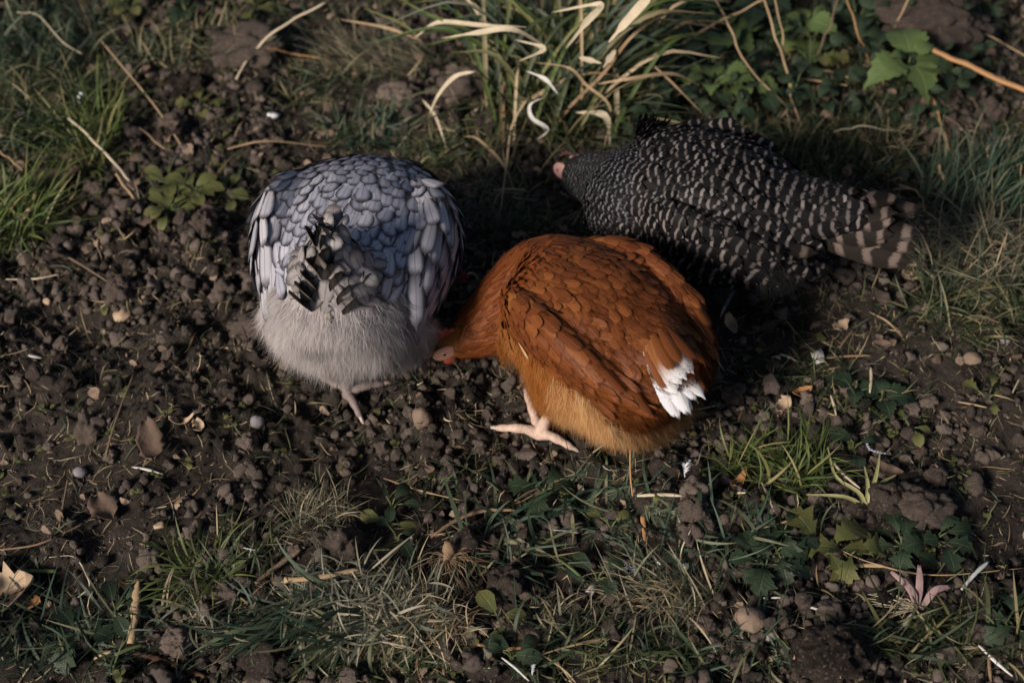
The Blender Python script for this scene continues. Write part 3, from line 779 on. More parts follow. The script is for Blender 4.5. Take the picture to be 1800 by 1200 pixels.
    for xx, zz in ((-.022, .125), (.004, .118), (.022, .112), (-.038, .115)):
        h.put_on((xx, .095, zz), (-.5, 0, -1), .030, .010, .10, .1, 'pale', 'flank_feather', .004)
    h.finish(MT, TEMPL)
    DM = down_material('down_buff', [(0, (.56, .27, .10)), (.5, (.66, .38, .17)), (1, (.76, .53, .30))])
    msk = lambda c, n: ((c[:, 0] < -.02) & (c[:, 2] < .150 - .9 * np.maximum(0, -.075 - c[:, 0]) - .5 * np.maximum(0, -c[:, 1])) & (c[:, 2] > .04)).astype(float)
    h.fluff(msk, 66000, .024, DM, lambda P, N: N * .34 + np.array([-.5, 0, -.75])[None], .00019, 900, .45)
    DO = down_material('down_orange', [(0, (.28, .088, .019)), (.5, (.38, .14, .034)), (1, (.48, .21, .065))])
    msk2 = lambda c, n: ((c[:, 0] >= -.05) & (c[:, 0] < .10) & (c[:, 2] < .142) & (c[:, 2] > .04)).astype(float)
    msk3 = lambda c, n: ((c[:, 0] < .02) & (c[:, 2] < .152 + .25 * np.maximum(0, -.06 - c[:, 0])) & (c[:, 2] > .04)) * np.clip((c[:, 0] + .05) * 9 + (c[:, 2] - .125) * 7, 0, 1)
    h.fluff(msk3, 15000, .026, DO, lambda P, N: N * .3 + np.array([-.55, 0, -.7])[None], .00022, 500, .5)
    h.fluff(msk2, 20000, .024, DO, lambda P, N: N * .25 + np.array([-.6, 0, -.65])[None], .00020, 500, .5)
    h.fluff(lambda c, n: ((c[:, 2] > .10) & (c[:, 0] < .12)).astype(float), 34000, .014, down_material('feather_barbs', [(0, (.09, .024, .007)), (.6, (.15, .045, .011)), (1, (.26, .09, .026))]),
            lambda P, N: N * .10 + np.array([-1, 0, -.15])[None], .00020, 2500, .3, 'feather_barbs', .14)
    h.leg(h_w(h, (.0, .046, .06)), G(948, 762, .008), [G(872, 752, .004), G(925, 690, .006), G(1008, 788, .004)], .0080, M_SCALE_PINK, M_CLAW)
    h.leg(h_w(h, (.0, -.046, .06)), h_w(h, (-.005, -.050, .006)), [h_w(h, (.04, -.05, .003)), h_w(h, (.03, -.08, .003)), h_w(h, (.03, -.02, .003))], .0080, M_SCALE_PINK, M_CLAW)
    fw = t - np.array([.10, 0, .1]); head_parts(h, np.array([t[0], t[1], .042]) + norm(np.array([fw[0], fw[1], 0])) * .008, (fw[0], fw[1], -.05), skin=M_SKIN, face_k=1.25)
    return h

# ---- black and white barred hen behind
def barred_hen():
    x, y = .213, .092
    h = Hen((x, y, gz(x, y)), math.radians(163), 'black and white barred hen feeding behind the red one', .82); h.root.scale = (.80, .84, .92); bpy.context.view_layer.update(); h.Mi = np.array(h.root.matrix_world.inverted()); h.M = np.array(h.root.matrix_world); h.cam = (h.Mi @ np.append(CAM_POS, 1))[:3]
    t = h.loc(at(1003, 300, .075)); nk = lambda f, z: ((1 - f) * np.array([.105, 0]) + f * t[:2]).tolist() + [z]
    h.add_loft('torso', [(-.145, 0, .130, .010, .010, .010), (-.135, 0, .130, .042, .034, .030), (-.108, 0, .132, .066, .052, .054), (-.060, 0, .138, .082, .070, .072), (-.005, 0, .142, .090, .078, .078),
                         (.055, 0, .140, .088, .076, .074), (.105, 0, .130, .072, .068, .066), (*nk(.28, .122), .050, .048, .050), (*nk(.50, .112), .037, .036, .038),
                         (*nk(.70, .102), .031, .030, .030), (*nk(.86, .094), .027, .025, .024), (*nk(1.0, .088), .018, .0175, .017), (*nk(1.08, .084), .009, .009, .009)], 90, 56, .86)
    h.add_loft('rump', [(-.215, 0, .185, .006, .004, .004), (-.205, 0, .183, .022, .014, .016), (-.17, 0, .176, .034, .024, .028), (-.12, 0, .164, .050, .036, .045), (-.06, 0, .155, .066, .050, .05), (.0, 0, .148, .06, .05, .05)], 50, 44)
    for sg in (1, -1):
        h.add_loft('wing' + str(sg), [(-.140, sg * .060, .128, .004, .006, .006), (-.125, sg * .068, .130, .011, .018, .018), (-.08, sg * .080, .135, .015, .036, .034), (-.02, sg * .085, .142, .018, .052, .048),
                                      (.04, sg * .082, .146, .018, .054, .050), (.085, sg * .056, .138, .015, .040, .04), (.115, sg * .040, .128, .008, .015, .015)], 50, 36)
    for sg in (1, -1):
        V, F, uv = tube([(-.02, sg * .045, .10), (-.0, sg * .045, .06), (-.01, sg * .042, .038)], [.042, .030, .014], 14, 14); h.add_shape(V, F)
    h.body(plain('dark_skin', (.018, .017, .018), .9, .1, .3, 80))
    bl = [(0, (.0045, .0042, .005)), (1, (.011, .010, .011))]
    MT = {'back': (feather_material('feather_barred', bl, None, .2, ((.15, .132, .128), 2.8), None, None, .5, .3), 'round'),  # pale bars, here and below, dimmed in colour for shade over this hen
          'wing': (feather_material('feather_barred_wing', bl, None, .2, ((.15, .128, .12), 3.0), None, None, .5, .3), 'long'),
          'hackle': (feather_material('feather_barred_neck', bl, None, .2, ((.10, .098, .108), 2.6), None, None, .5, .3), 'hackle'),
          'tail': (feather_material('feather_barred_tail', [(0, (.008, .0065, .006)), (1, (.018, .014, .012))], None, .2, ((.115, .088, .077), 3.6), None, None, .55, .4), 'long')}
    h.feathers('torso', 'back', lambda t, p_: .033 + .012 * min(1, max(0, (.08 - p_[0]) / .18)), lambda t, p_: .0150 + .0045 * min(1, max(0, (.08 - p_[0]) / .18)), .10, .36, .72, keep=lambda p_, n_: p_[0] < .112, jitter=.2)
    h.feathers('torso', 'hackle', lambda t, p_: .027 - .010 * min(1, max(0, (p_[0] - .15) / .08)), lambda t, p_: .0105 - .0035 * min(1, max(0, (p_[0] - .15) / .08)), .04, .28, .60, off=.0025, keep=lambda p_, n_: p_[0] >= .10 and math.hypot(p_[0] - t[0], p_[1] - t[1]) > .026, jitter=.2)
    h.feathers('rump', 'back', .046, .024, .09, .36, .70, keep=lambda p_, n_: n_[2] > -.3, jitter=.16, srange=(.22, .98))
    for sg in (1, -1):
        h.feathers('wing' + str(sg), 'wing', lambda t, p_: .036 + .026 * min(1, max(0, (.04 - p_[0]) / .12)), lambda t, p_: .0195 + .003 * (p_[0] < 0), .08, .36, .70, jitter=.14, sag=.10, off=.002, srange=(.06, .98), keep=lambda p_, n_: p_[0] < (.078 if sg > 0 else .035) and (n_[1] * sg > -.15 or n_[2] > .6))
        for q_ in range(7):
            a = q_ / 6
            p0 = np.array([-.05, sg * (.098 - .012 * a), .165 - .070 * a]); e = np.array([-.165 + .03 * a, sg * (.052 + .006 * a), .150 - .045 * a])
            d = e - p0; nn = norm(np.array([-.2, sg * 1.0, .45]))
            h.put(p0, norm(d), nn, np.linalg.norm(d), .021, .03, .04, 'tail', 'wing_feather')
    for q_ in range(18):
        a = (q_ % 9) / 8 - .5; lay = q_ // 9
        b0 = np.array([-.150, .050 * a, .178 + .012 * lay - .06 * abs(a)]); d = norm(np.array([-1, a * .30 - .10, .12 - .22 * abs(a) + .08 * lay]))
        h.put(b0, d, norm(np.array([.0, a * 2.6, 1])), .135 - .035 * lay, .032, .03, .05, 'tail', 'tail_feather')
    h.finish(MT, TEMPL)
    DM = down_material('down_dark', [(0, (.020, .020, .022)), (1, (.09, .088, .092))])
    msk = lambda c, n: (((c[:, 0] < .06) & (c[:, 2] < .085) & (c[:, 2] > .03)) | ((c[:, 0] < -.09) & (c[:, 2] < .155))).astype(float)
    h.fluff(msk, 16000, .022, DM, lambda P, N: N * .4 + np.array([-.4, 0, -.7])[None], .0003, 240, .6)
    a1 = G(1298, 492, .008)
    h.leg(h_w(h, (-.005, .044, .06)), a1, [a1 + np.array([-.05, -.008, -.004]), a1 + np.array([-.035, .03, -.004]), a1 + np.array([-.02, -.04, -.004])], .0062, M_SCALE_SLATE, M_CLAW)
    h.leg(h_w(h, (.02, -.044, .06)), h_w(h, (.03, -.044, .006)), [h_w(h, (.08, -.044, .003)), h_w(h, (.065, -.08, .003)), h_w(h, (.065, -.01, .003))], .0062, M_SCALE_SLATE, M_CLAW)
    fw = t - np.array([.105, 0, .1]); head_parts(h, np.array([t[0], t[1], .087]) + norm(np.array([fw[0], fw[1], 0])) * .008, (fw[0], fw[1], -.08), skin=M_SKIN_PALE, comb_m=plain('comb_dark', (.06, .03, .03), .7, .2), comb_k=.35, face_k=1.25)
    return h

HENS = [grey_hen(), red_hen(), barred_hen()]
# ------------------------------------------------------------------ plants and litter
HULL = []      # rough hen footprints that nothing else may stand in
for hh in HENS:
    HULL.append((hh.root.location.x, hh.root.location.y))
def clear_of_hens(P, r=.085):
    m = np.ones(len(P), bool)
    for hx, hy in HULL: m &= (P[:, 0] - hx) ** 2 + (P[:, 1] - hy) ** 2 > r * r
    return m

M_GRASS = blade_material('grass_green', [(0, (.018, .036, .018)), (.35, (.038, .060, .024)), (.7, (.072, .088, .034)), (.86, (.20, .175, .085)), (1, (.38, .31, .18))])
M_GRASS_B = blade_material('grass_bright', [(0, (.05, .085, .022)), (.5, (.10, .14, .035)), (.85, (.16, .17, .055)), (1, (.34, .29, .14))])
M_GRASS_BLUE = blade_material('grass_bluish', [(0, (.022, .045, .030)), (.5, (.045, .078, .048)), (.8, (.09, .12, .07)), (1, (.26, .24, .14))])
M_HAY = blade_material('grass_dry', [(0, (.06, .075, .05)), (.3, (.12, .135, .095)), (.6, (.22, .19, .125)), (.85, (.32, .25, .155)), (1, (.46, .38, .25))])
M_HAYC = blade_material('hay', [(0, (.07, .085, .06)), (.35, (.14, .15, .11)), (.7, (.24, .225, .165)), (1, (.40, .345, .25))])
M_STRAW = blade_material('straw', [(0, (.25, .16, .085)), (.5, (.42, .31, .18)), (1, (.62, .52, .36))], .15)
M_PALE = plain('pale_straw', (.50, .42, .30), .6, .3, .75, 55, .5)
M_WHITE = plain('bleached_chip', (.60, .575, .54), .6, .3, .6, 60, .4)
M_TAN = plain('tan_straw', (.37, .26, .155), .65, .25, .9, 50, .6)
M_ORANGE = plain('orange_stem', (.38, .20, .09), .55, .3, .7, 50, .5)
M_TWIG = plain('twig_bark', (.17, .12, .085), .8, .2, .6, 160, .8)
M_ROOT = plain('root', (.24, .16, .10), .85, .2, .5, 160, .6)
M_DARKSTEM = plain('dark_seed_stem', (.10, .055, .035), .8, .2, .6, 300, 1.0)
M_DEAD = plain('dead_leaf', (.125, .085, .064), .8, .2, .8, 70, .8)
M_LITTER = plain('leaf_litter', (.19, .135, .10), .85, .2, .8, 70, .6, 1.2)
M_DEAD_P = plain('dead_leaf_pale', (.44, .32, .22), .75, .25, .6, 60, .6)
M_DEAD_O = plain('dead_leaf_orange', (.36, .18, .075), .7, .25, .6, 60, .5)
M_STONE = plain('stone_grey', (.20, .185, .20), .8, .25, .6, 120, .6)
M_STONE_T = plain('stone_tan', (.40, .29, .19), .6, .35, .45, 60, .3)
M_STONE_B = plain('stone_brown', (.20, .145, .11), .85, .2, .8, 70, 1.0)
M_CLOD = soil_material('soil_clod', (.018, .014, .012), (.225, .175, .148), True)
M_CRUMB = soil_material('soil_crumb', (.012, .0095, .008), (.235, .186, .160), True)
M_DOWNW = plain('white_feather', (.78, .78, .84), .6, .25, .2, 90)
M_PINK = plain('pink_bulb', (.32, .215, .21), .65, .25, 1.1, 60, .6)
M_CLOVER = plain('clover_flower', (.36, .075, .10), .7, .25, .5, 200, .4)
M_STEMG = plain('green_stem', (.10, .13, .05), .6, .3, .4, 90)

def leaf_material(name, base, vein, tip=None):
    m, nt, b = mat(name, .5, .35); k = NT(nt)
    u, v, uvv = k.uv(); a = k.math('ABSOLUTE', k.math('SUBTRACT', k.math('MULTIPLY', u, 2.0), 1.0))
    c = k.n('RGB'); c.outputs[0].default_value = (*base, 1)
    col = k.mul(c.outputs[0], k.math('ADD', .55, k.math('ADD', k.math('MULTIPLY', k.rnd(), .5), k.math('MULTIPLY', k.noise(k.pos(), 80, 4, .6), .45))))
    if tip: col = k.mix(k.math('MULTIPLY', k.sstep(v, .3, 1), k.noise(k.pos(), 30, 2)), col, tip)
    sv = k.math('ABSOLUTE', k.math('SINE', k.math('MULTIPLY', k.math('SUBTRACT', v, k.math('MULTIPLY', a, .28)), 20.0)))
    ve = k.math('MAXIMUM', k.math('SUBTRACT', 1.0, k.sstep(a, .02, .10)), k.math('MULTIPLY', k.math('SUBTRACT', 1.0, k.sstep(sv, .05, .35)), .5))
    col = k.mix(k.math('MULTIPLY', ve, .5), col, vein)
    nt.links.new(col, b.inputs['Base Color'])
    k.bump(k.math('SUBTRACT', 1.0, ve), .5, .001, b)
    t = k.n('BsdfTranslucent'); nt.links.new(col, t.inputs[0])
    mx = k.n('MixShader'); mx.inputs[0].default_value = .2
    nt.links.new(b.outputs[0], mx.inputs[1]); nt.links.new(t.outputs[0], mx.inputs[2]); nt.links.new(mx.outputs[0], nt.nodes['Material Output'].inputs[0])
    return m
M_LEAF = leaf_material('nettle_leaf', (.085, .125, .042), (.13, .17, .07))
M_LEAF_D = leaf_material('weed_leaf_dark', (.028, .046, .024), (.075, .11, .055))
M_LEAF_Y = leaf_material('weed_leaf_olive', (.095, .105, .035), (.14, .15, .06), (.19, .17, .06))

def leaf_template(kind):
    """a leaf along +Y of unit length: midrib, two halves, toothed margin"""
    if kind == 'nettle': t = np.linspace(0, 1, 13); w = .46 * np.sin(np.clip(t * 1.02 + .03, 0, 1) ** .62 * PI) + .02; teeth = .16
    elif kind == 'lobed': t = np.linspace(0, 1, 13); w = .46 * np.clip(t * 1.5, 0, 1) * np.where(t > .7, np.sqrt(np.maximum(0, 1 - ((t - .7) / .3) ** 2)), 1) * np.where(np.arange(13) % 4 < 2, 1.0, .72) + .03; teeth = .30
    else: t = np.linspace(0, 1, 9); w = .30 * np.clip(.25 + t * 1.5, 0, 1) * np.where(t > .6, np.sqrt(np.maximum(0, 1 - ((t - .6) / .4) ** 2)), 1) + .015; teeth = 0
    k = np.arange(len(t)); f = np.where(k % 2 == 0, 1 - teeth, 1.0); w = w * f
    sh = np.where(k % 2 == 1, .03, -.02) * (teeth > 0)
    z = .10 * np.sin(t * PI) - .30 * t ** 2 * RNG.uniform(.5, 1.2)
    L = np.stack([-w, t + sh, z + .22 * w + RNG.normal(0, .012, len(t))], -1); C = np.stack([0 * t, t, z], -1); R = np.stack([w, t + sh, z + .22 * w + RNG.normal(0, .012, len(t))], -1)
    V = np.stack([L, C, R], 1).reshape(-1, 3)
    i = np.arange(len(t) - 1)[:, None] * 3 + np.arange(2)[None]
    F = np.stack([i, i + 1, i + 4, i + 3], -1).reshape(-1, 4)
    return V, F, np.stack([np.tile([0, .5, 1], len(t)), np.repeat(t, 3)], -1)
LEAVES = {}
for kd_, mm in (('nettle', M_LEAF), ('nettle_dark', M_LEAF_D), ('lobed', M_LEAF_D), ('lobed_olive', M_LEAF_Y), ('round', M_LEAF_Y), ('round_dark', M_LEAF_D)):
    LEAVES[kd_] = []
    for v_ in range(4):
        V, F, uv = leaf_template(kd_.split('_')[0]); LEAVES[kd_].append(mesh('leaf_' + kd_, V, F, uv, mm, True, {'rnd': np.zeros(len(V))}))

def leaf_M(p, yaw, pitch, L, W=None, roll=0.0):
    y = np.array([math.cos(yaw) * math.cos(pitch), math.sin(yaw) * math.cos(pitch), math.sin(pitch)])
    x = norm(np.cross(y, [0, 0, 1.0])); z = np.cross(x, y)
    x, z = x * math.cos(roll) + z * math.sin(roll), z * math.cos(roll) - x * math.sin(roll)
    M = np.eye(4); M[:3, 0] = x * (W or L); M[:3, 1] = y * L; M[:3, 2] = z * L; M[:3, 3] = p
    return M

def weed(px, py, kind, n, L, label, group='small leafy weeds', height=.03, spread=.02, name='weed', lean=.3):
    """a leafy plant: each leaf a part, on a short stem of its own"""
    p = G(px, py); r = root(name, p); tag(r, label, 'weed', group)
    st = MB()
    for q in range(n):
        a = q * 2.4 + random.uniform(-.4, .4); hgt = height * random.uniform(.45, 1.1); rr = spread * random.uniform(.3, 1.2)
        b = np.array([math.cos(a) * rr, math.sin(a) * rr, hgt])
        V, F, uv = tube([(0, 0, -.004), b * np.array([.35, .35, .7]), b], [.0011, .0009, .0007], 7, 5); st.add(V, F, uv)
        ll = L * random.uniform(.7, 1.15)
        link('leaf', LEAVES[kind][q % 4], r, leaf_M(b, a + random.uniform(-.3, .3), random.uniform(-.25, .35) + lean * .3, ll, ll * random.uniform(.9, 1.15), random.uniform(-.3, .3)))
    link('stem', st.mesh('stem', M_STEMG), r); r.children[-1]['kind'] = 'stuff'
    return r

def tuft(px, py, rx, ry, n, L, W, lean, curl, material, label, big=24, yaw0=None, yawv=PI, name='grass_tuft', cat='grass tuft', group='grass tufts', sit=.0015, lift=0.0, fans=0.0):
    """a clump of grass: its widest blades are parts, the fine ones one part of kind stuff"""
    c = G(px, py); r = root(name, c); tag(r, label, cat, group)
    def make(k, Lf, Wf):
        a = RNG.uniform(0, 2 * PI, k); q = np.sqrt(RNG.random(k))
        P = np.stack([c[0] + rx * q * np.cos(a), c[1] + ry * q * np.sin(a), np.zeros(k)], -1)
        ok = clear_of_hens(P); P = P[ok]; a = a[ok]; k = len(P)
        P[:, 2] = H(P[:, 0], P[:, 1]) - .003 + lift * RNG.random(k)
        ya = (RNG.normal(yaw0, yawv, k) if yaw0 is not None else RNG.uniform(0, 2 * PI, k))
        if fans: ya = np.where(RNG.random(k) < fans, a, ya)
        V, F, uv, rr = blades(P, ya, Lf * RNG.uniform(.5, 1.2, k), Wf * RNG.uniform(.6, 1.3, k), np.clip(RNG.normal(lean, .28, k), 0, 1.65), RNG.normal(curl, .35, k), RNG.normal(0, .7, k), 6, None, sit)
        return V - c, F, uv, rr
    V, F, uv, rr = make(n, L, W)
    if len(F):
        o = link('fine_blades', mesh('fine_blades', V, F, uv, material, True, {'rnd': rr}), r); tag(o, kind='stuff')
    V, F, uv, rr = make(big, L * 1.1, W * 1.5)
    k = len(V) // 14
    for q in range(k):
        sl = slice(q * 14, q * 14 + 14)
        link('blade', mesh('blade', V[sl], F[:6], uv[sl], material, True, {'rnd': rr[sl]}), r)
    return r

# ---- loose grass over the covered ground, one mass
def field(name, n, L, W, lean, curl, material, dens, x0=(-.9, .9), y0=(-.5, .95), sit=.001, segs=5, seed=0):
    P = np.stack([RNG.uniform(*x0, n), RNG.uniform(*y0, n)], -1)
    P = P[(RNG.random(len(P)) < dens(P[:, 0], P[:, 1])) & clear_of_hens(P, .075)]
    k = len(P); P = np.concatenate([P, (H(P[:, 0], P[:, 1]) - .002)[:, None]], 1)
    V, F, uv, rr = blades(P, RNG.uniform(0, 2 * PI, k), L * RNG.uniform(.4, 1.3, k), W * RNG.uniform(.6, 1.3, k), np.clip(RNG.normal(lean, .35, k), 0, 1.6), RNG.normal(curl, .4, k), RNG.normal(0, .8, k), segs, None, sit)
    o = link(name, mesh(name, V, F, uv, material, True, {'rnd': rr}), None); tag(o, kind='stuff')
    return o
thin = lambda y: np.where(y < -.08, .5, 1.0)
field('yellowed_grass', 9000, .032, .0015, 1.0, .7, M_HAY, lambda x, y: thin(y) * .7 * (.10 + .5 * cover(x, y)) * (fbm(x * 11, y * 11, 75, 3) > .47) + .25 * np.clip((y - .15) / .2, 0, 1))
back = lambda x, y: np.clip((y - .22) / .25, 0, 1)
thin = lambda y: np.where(y < -.08, .5, 1.0)
field('ground_grass', 34000, .035, .0017, .75, .8, M_GRASS, lambda x, y: np.clip(cover(x, y) * .8 - .05 + .2 * back(x, y), 0, 1) * thin(y))
field('ground_grass', 9000, .045, .0017, .6, .7, M_GRASS_BLUE, lambda x, y: np.clip(cover(x, y) * .7 - .1 + .15 * back(x, y), 0, 1) * thin(y))
field('sparse_grass', 19000, .028, .0012, 1.05, .5, M_GRASS, lambda x, y: .13 + .26 * (fbm(x * 7, y * 7, 61, 3) > .52))
field('straw_litter', 24000, .022, .0010, 1.42, .2, M_HAY, lambda x, y: .22 + .25 * (fbm(x * 8, y * 8, 67, 3) > .5) + .25 * cover(x, y), sit=.0008, segs=4)
field('straw_litter', 5200, .030, .0012, 1.42, .15, M_STRAW, lambda x, y: .25 + .25 * cover(x, y), sit=.001, segs=4)
field('fine_roots', 14000, .028, .0005, 1.35, .9, M_STRAW, lambda x, y: .12 + .35 * (fbm(x * 9, y * 9, 71, 3) > .54), sit=.0008, segs=6)

M_MOSS = blade_material('moss', [(0, (.022, .035, .012)), (.6, (.055, .075, .020)), (1, (.11, .12, .035))], .15)
field('moss', 60000, .0055, .0008, .7, .8, M_MOSS, lambda x, y: .75 * (fbm(x * 13 + 9, y * 13, 95, 3) > .60) * (fbm(x * 60, y * 60, 96, 2) > .45), segs=2, sit=.0003)
field('dry_bits', 16000, .009, .0009, 1.45, .2, M_STRAW, lambda x, y: .30 + .3 * (fbm(x * 15, y * 15, 97, 2) > .5), segs=2, sit=.0008)

# ---- moss and tiny seedlings on the soil
def seedlings(n):
    P = np.stack([RNG.uniform(-.8, .8, n), RNG.uniform(-.48, .85, n)], -1)
    P = P[(RNG.random(n) < .12 + .8 * (fbm(P[:, 0] * 6 + 5, P[:, 1] * 6, 83, 3) > .55)) & clear_of_hens(P)]
    z = H(P[:, 0], P[:, 1]); b = MB()
    tv, tf, tu = leaf_template('round')
    tv = tv[::1]
    for q in range(len(P)):
        for s_ in range(random.choice((2, 3))):
            L = random.uniform(.0035, .009); M = leaf_M(np.array([P[q, 0], P[q, 1], z[q] + random.uniform(0, .004)]), random.uniform(0, 2 * PI), random.uniform(-.1, .7), L, L * 1.3)
            b.add(tv @ M[:3, :3].T + M[:3, 3], tf, tu, random.random())
    o = link('seedlings', b.mesh('seedlings', M_LEAF_Y)); tag(o, kind='stuff')
seedlings(4200)

def undergrowth(n):
    tv, tf, tu = leaf_template('nettle'); b = MB()
    for q in range(n):
        px, py = random.uniform(1120, 1720), random.uniform(-60, 235)
        if 1560 < px and py < 130 and random.random() < .7: continue
        p = at(px, py, 0); z = gz(p[0], p[1]); L = random.uniform(.010, .026)
        if not clear_of_hens(np.array([[p[0], p[1]]]), .11)[0]: continue
        M = leaf_M(np.array([p[0], p[1], z + random.uniform(0, .05)]), random.uniform(0, 2 * PI), random.uniform(-.7, .5), L, L * random.uniform(.9, 1.2), random.uniform(-.5, .5))
        b.add(tv @ M[:3, :3].T + M[:3, 3], tf, tu, random.random())
    o = link('undergrowth', b.mesh('undergrowth', M_LEAF_D)); tag(o, kind='stuff')
undergrowth(900)

def leaf_litter(n):
    b = MB()
    T4 = [leaf_template('round') for _ in range(6)]
    for q in range(n):
        x, y = random.uniform(-.8, .8), random.uniform(-.46, .8)
        if not clear_of_hens(np.array([[x, y]]), .08)[0] or random.random() > .35 + .65 * min(1, max(0, (y + .1) / .4)): continue
        tv, tf, tu = T4[q % 6]; L = random.uniform(.006, .020) * (1 if y > .1 else .7)
        v = tv + np.stack([0 * tv[:, 0], 0 * tv[:, 0], RNG.normal(0, .06, len(tv)) + .5 * random.uniform(-1, 1) * tv[:, 0] ** 2], -1)
        M = leaf_M(np.array([x, y, gz(x, y) + .002 + random.uniform(0, .004)]), random.uniform(0, 2 * PI), random.uniform(-.5, .6), L, L * random.uniform(.7, 1.6), random.uniform(-.9, .9))
        b.add(v @ M[:3, :3].T + M[:3, 3], tf, tu, random.random())
    o = link('leaf_litter', b.mesh('leaf_litter', M_LITTER)); tag(o, kind='stuff')
leaf_litter(2200)

# ---- crumbs of soil
def ico(sub):
    import bmesh
    bm = bmesh.new(); bmesh.ops.create_icosphere(bm, subdivisions=sub, radius=1.0)
    V = np.array([v.co[:] for v in bm.verts]); F = np.array([[v.index for v in f.verts] for f in bm.faces]); bm.free()
    return V, F
I1, I2, I3 = ico(1), ico(2), ico(3)
def lump(base, amt=.25, seed=0, sq=(1, 1, .8), fine=.0):
    V, F = base; o = seed * 13.7
    d = .5 * (vnoise(V[:, 0] * 1.6 + o, V[:, 1] * 1.6 + V[:, 2] * 1.9, seed) - .5) + .5 * (vnoise(V[:, 2] * 1.7 + o, V[:, 0] * 1.6 - V[:, 1] * 1.3, seed + 1) - .5)
    d2 = (vnoise(V[:, 0] * 4.5 + o, V[:, 1] * 4.5 + V[:, 2] * 5.1, seed + 2) - .5) + (vnoise(V[:, 2] * 4.7 + o, V[:, 0] * 4.2, seed + 3) - .5)
    V = V * (1 + 2.0 * amt * d + fine * d2)[:, None]
    if amt > .3:   # broken faces
        rs = np.random.default_rng(seed + 500)
        for q in range(7):
            n_ = norm(rs.normal(0, 1, 3)); dd = V @ n_; lim = rs.uniform(.50, .80); V = V - np.maximum(0, dd - lim)[:, None] * n_ * .92
    return V * np.asarray(sq), F
def vn3(P, sc, seed):
    return (vnoise(P[:, 0] * sc + 3.1, P[:, 1] * sc + P[:, 2] * sc * .37, seed) + vnoise(P[:, 1] * sc, P[:, 2] * sc + P[:, 0] * sc * .41, seed + 1) + vnoise(P[:, 2] * sc + 7, P[:, 0] * sc - P[:, 1] * sc * .33, seed + 2)) / 3 - .5
def rough_lump(seed, sq=(1, 1, .8), amt=.5, nb=70, det=5):
    """a clod made of many smaller lumps pressed together"""
    V, F = ico(det); V = norm(V); r = RNG.normal(0, 1, (nb, 3)); r = norm(r); rad = RNG.uniform(.16, .42, nb)
    bump = np.zeros(len(V))
    for q in range(nb):
        d = np.linalg.norm(V - r[q], axis=1); bump = np.maximum(bump, np.sqrt(np.maximum(0, rad[q] ** 2 - d ** 2)))
    base = 1 + amt * 1.6 * vn3(V, 1.3, seed) + amt * .9 * vn3(V, 3.1, seed + 9)
    return V * (base * (.80 + .62 * bump) + .22 * vn3(V, 9, seed + 20) + .12 * vn3(V, 22, seed + 30))[:, None] * np.asarray(sq), F
def crumbs(name, n, r0, r1, base, dens, nv=14):
    P = np.stack([RNG.uniform(-.82, .82, n), RNG.uniform(-.48, .85, n)], -1)
    P = P[(RNG.random(n) < dens(P[:, 0], P[:, 1])) & clear_of_hens(P, .06)]; k = len(P)
    z = H(P[:, 0], P[:, 1]); rad = r0 + (r1 - r0) * RNG.random(k) ** 2.2
    T = [lump(base, .55, q, (1, random.uniform(.7, 1.1), random.uniform(.6, .95)), .38) for q in range(nv)]
    Vs, Fs, Rs, off = [], [], [], 0
    rn = RNG.random(k); rot = RNG.uniform(0, 2 * PI, k); var = RNG.integers(0, nv, k)
    for v in range(nv):
        ix = np.where(var == v)[0]; tv, tf = T[v]; m = len(ix)
        c, s_ = np.cos(rot[ix]), np.sin(rot[ix])
        X_ = tv[None, :, 0] * c[:, None] - tv[None, :, 1] * s_[:, None]; Y_ = tv[None, :, 0] * s_[:, None] + tv[None, :, 1] * c[:, None]
        V = np.stack([X_, Y_, np.repeat(tv[None, :, 2], m, 0)], -1) * rad[ix, None, None] + np.concatenate([P[ix], (z[ix] + rad[ix] * .35)[:, None]], 1)[:, None]
        Vs.append(V.reshape(-1, 3)); Fs.append((tf[None] + (np.arange(m) * len(tv))[:, None, None]).reshape(-1, 3) + off); Rs.append(np.repeat(rn[ix], len(tv))); off += m * len(tv)
    o = link(name, mesh(name, np.concatenate(Vs), np.concatenate(Fs), None, M_CRUMB, True, {'rnd': np.concatenate(Rs)})); tag(o, kind='stuff')
soilm = lambda x, y: np.clip((fbm(x * 8 + 2, y * 8, 91, 3) - .40) * 6, .12, 1) * (1 - .5 * cover(x, y)) * (.35 + .65 * (1 - np.exp(-((x + .166) ** 2 + (y + .16) ** 2) / .004)))
crumbs('soil_crumbs', 25000, .0022, .0085, I2, soilm, 24)
crumbs('soil_grit', 46000, .0009, .0024, ico(1) if False else I1, lambda x, y: .35 + .5 * soilm(x, y), 6)
crumbs('soil_lumps', 3400, .0050, .0125, I3, soilm, 16)

# ---- clods one can pick apart: shared meshes, each its own object
CL = []
MARKS = [(at(px, py)[:2], t) for px, py, t in [(217, 556, 'the pale tan stone'), (454, 747, 'the lilac-grey pebble'), (258, 826, 'the thick white splinter'), (186, 898, 'the dead brown leaf'), (20, 1045, 'the crumpled tan leaf'), (610, 715, 'the feet of the grey hen'),
         (940, 760, 'the pale foot of the red hen'), (350, 1010, 'the small spreading green tuft'), (640, 1075, 'the matted hay clump'), (1160, 871, 'the white horizontal straw'), (1318, 1092, 'the rough brown stone'), (1612, 895, 'the low mound by the sprout'),
         (1612, 1070, 'the pink sprout'), (1438, 627, 'the folded white chip'), (1715, 500, 'the dry yellow tuft'), (362, 415, 'the tall dark clod'), (355, 200, 'the pale rosette'), (430, 95, 'the wide bare clod'), (788, 968, 'the beard of roots'), (1742, 204, 'the round blurry clods'), (90, 700, 'the white chip by the hollow')]]
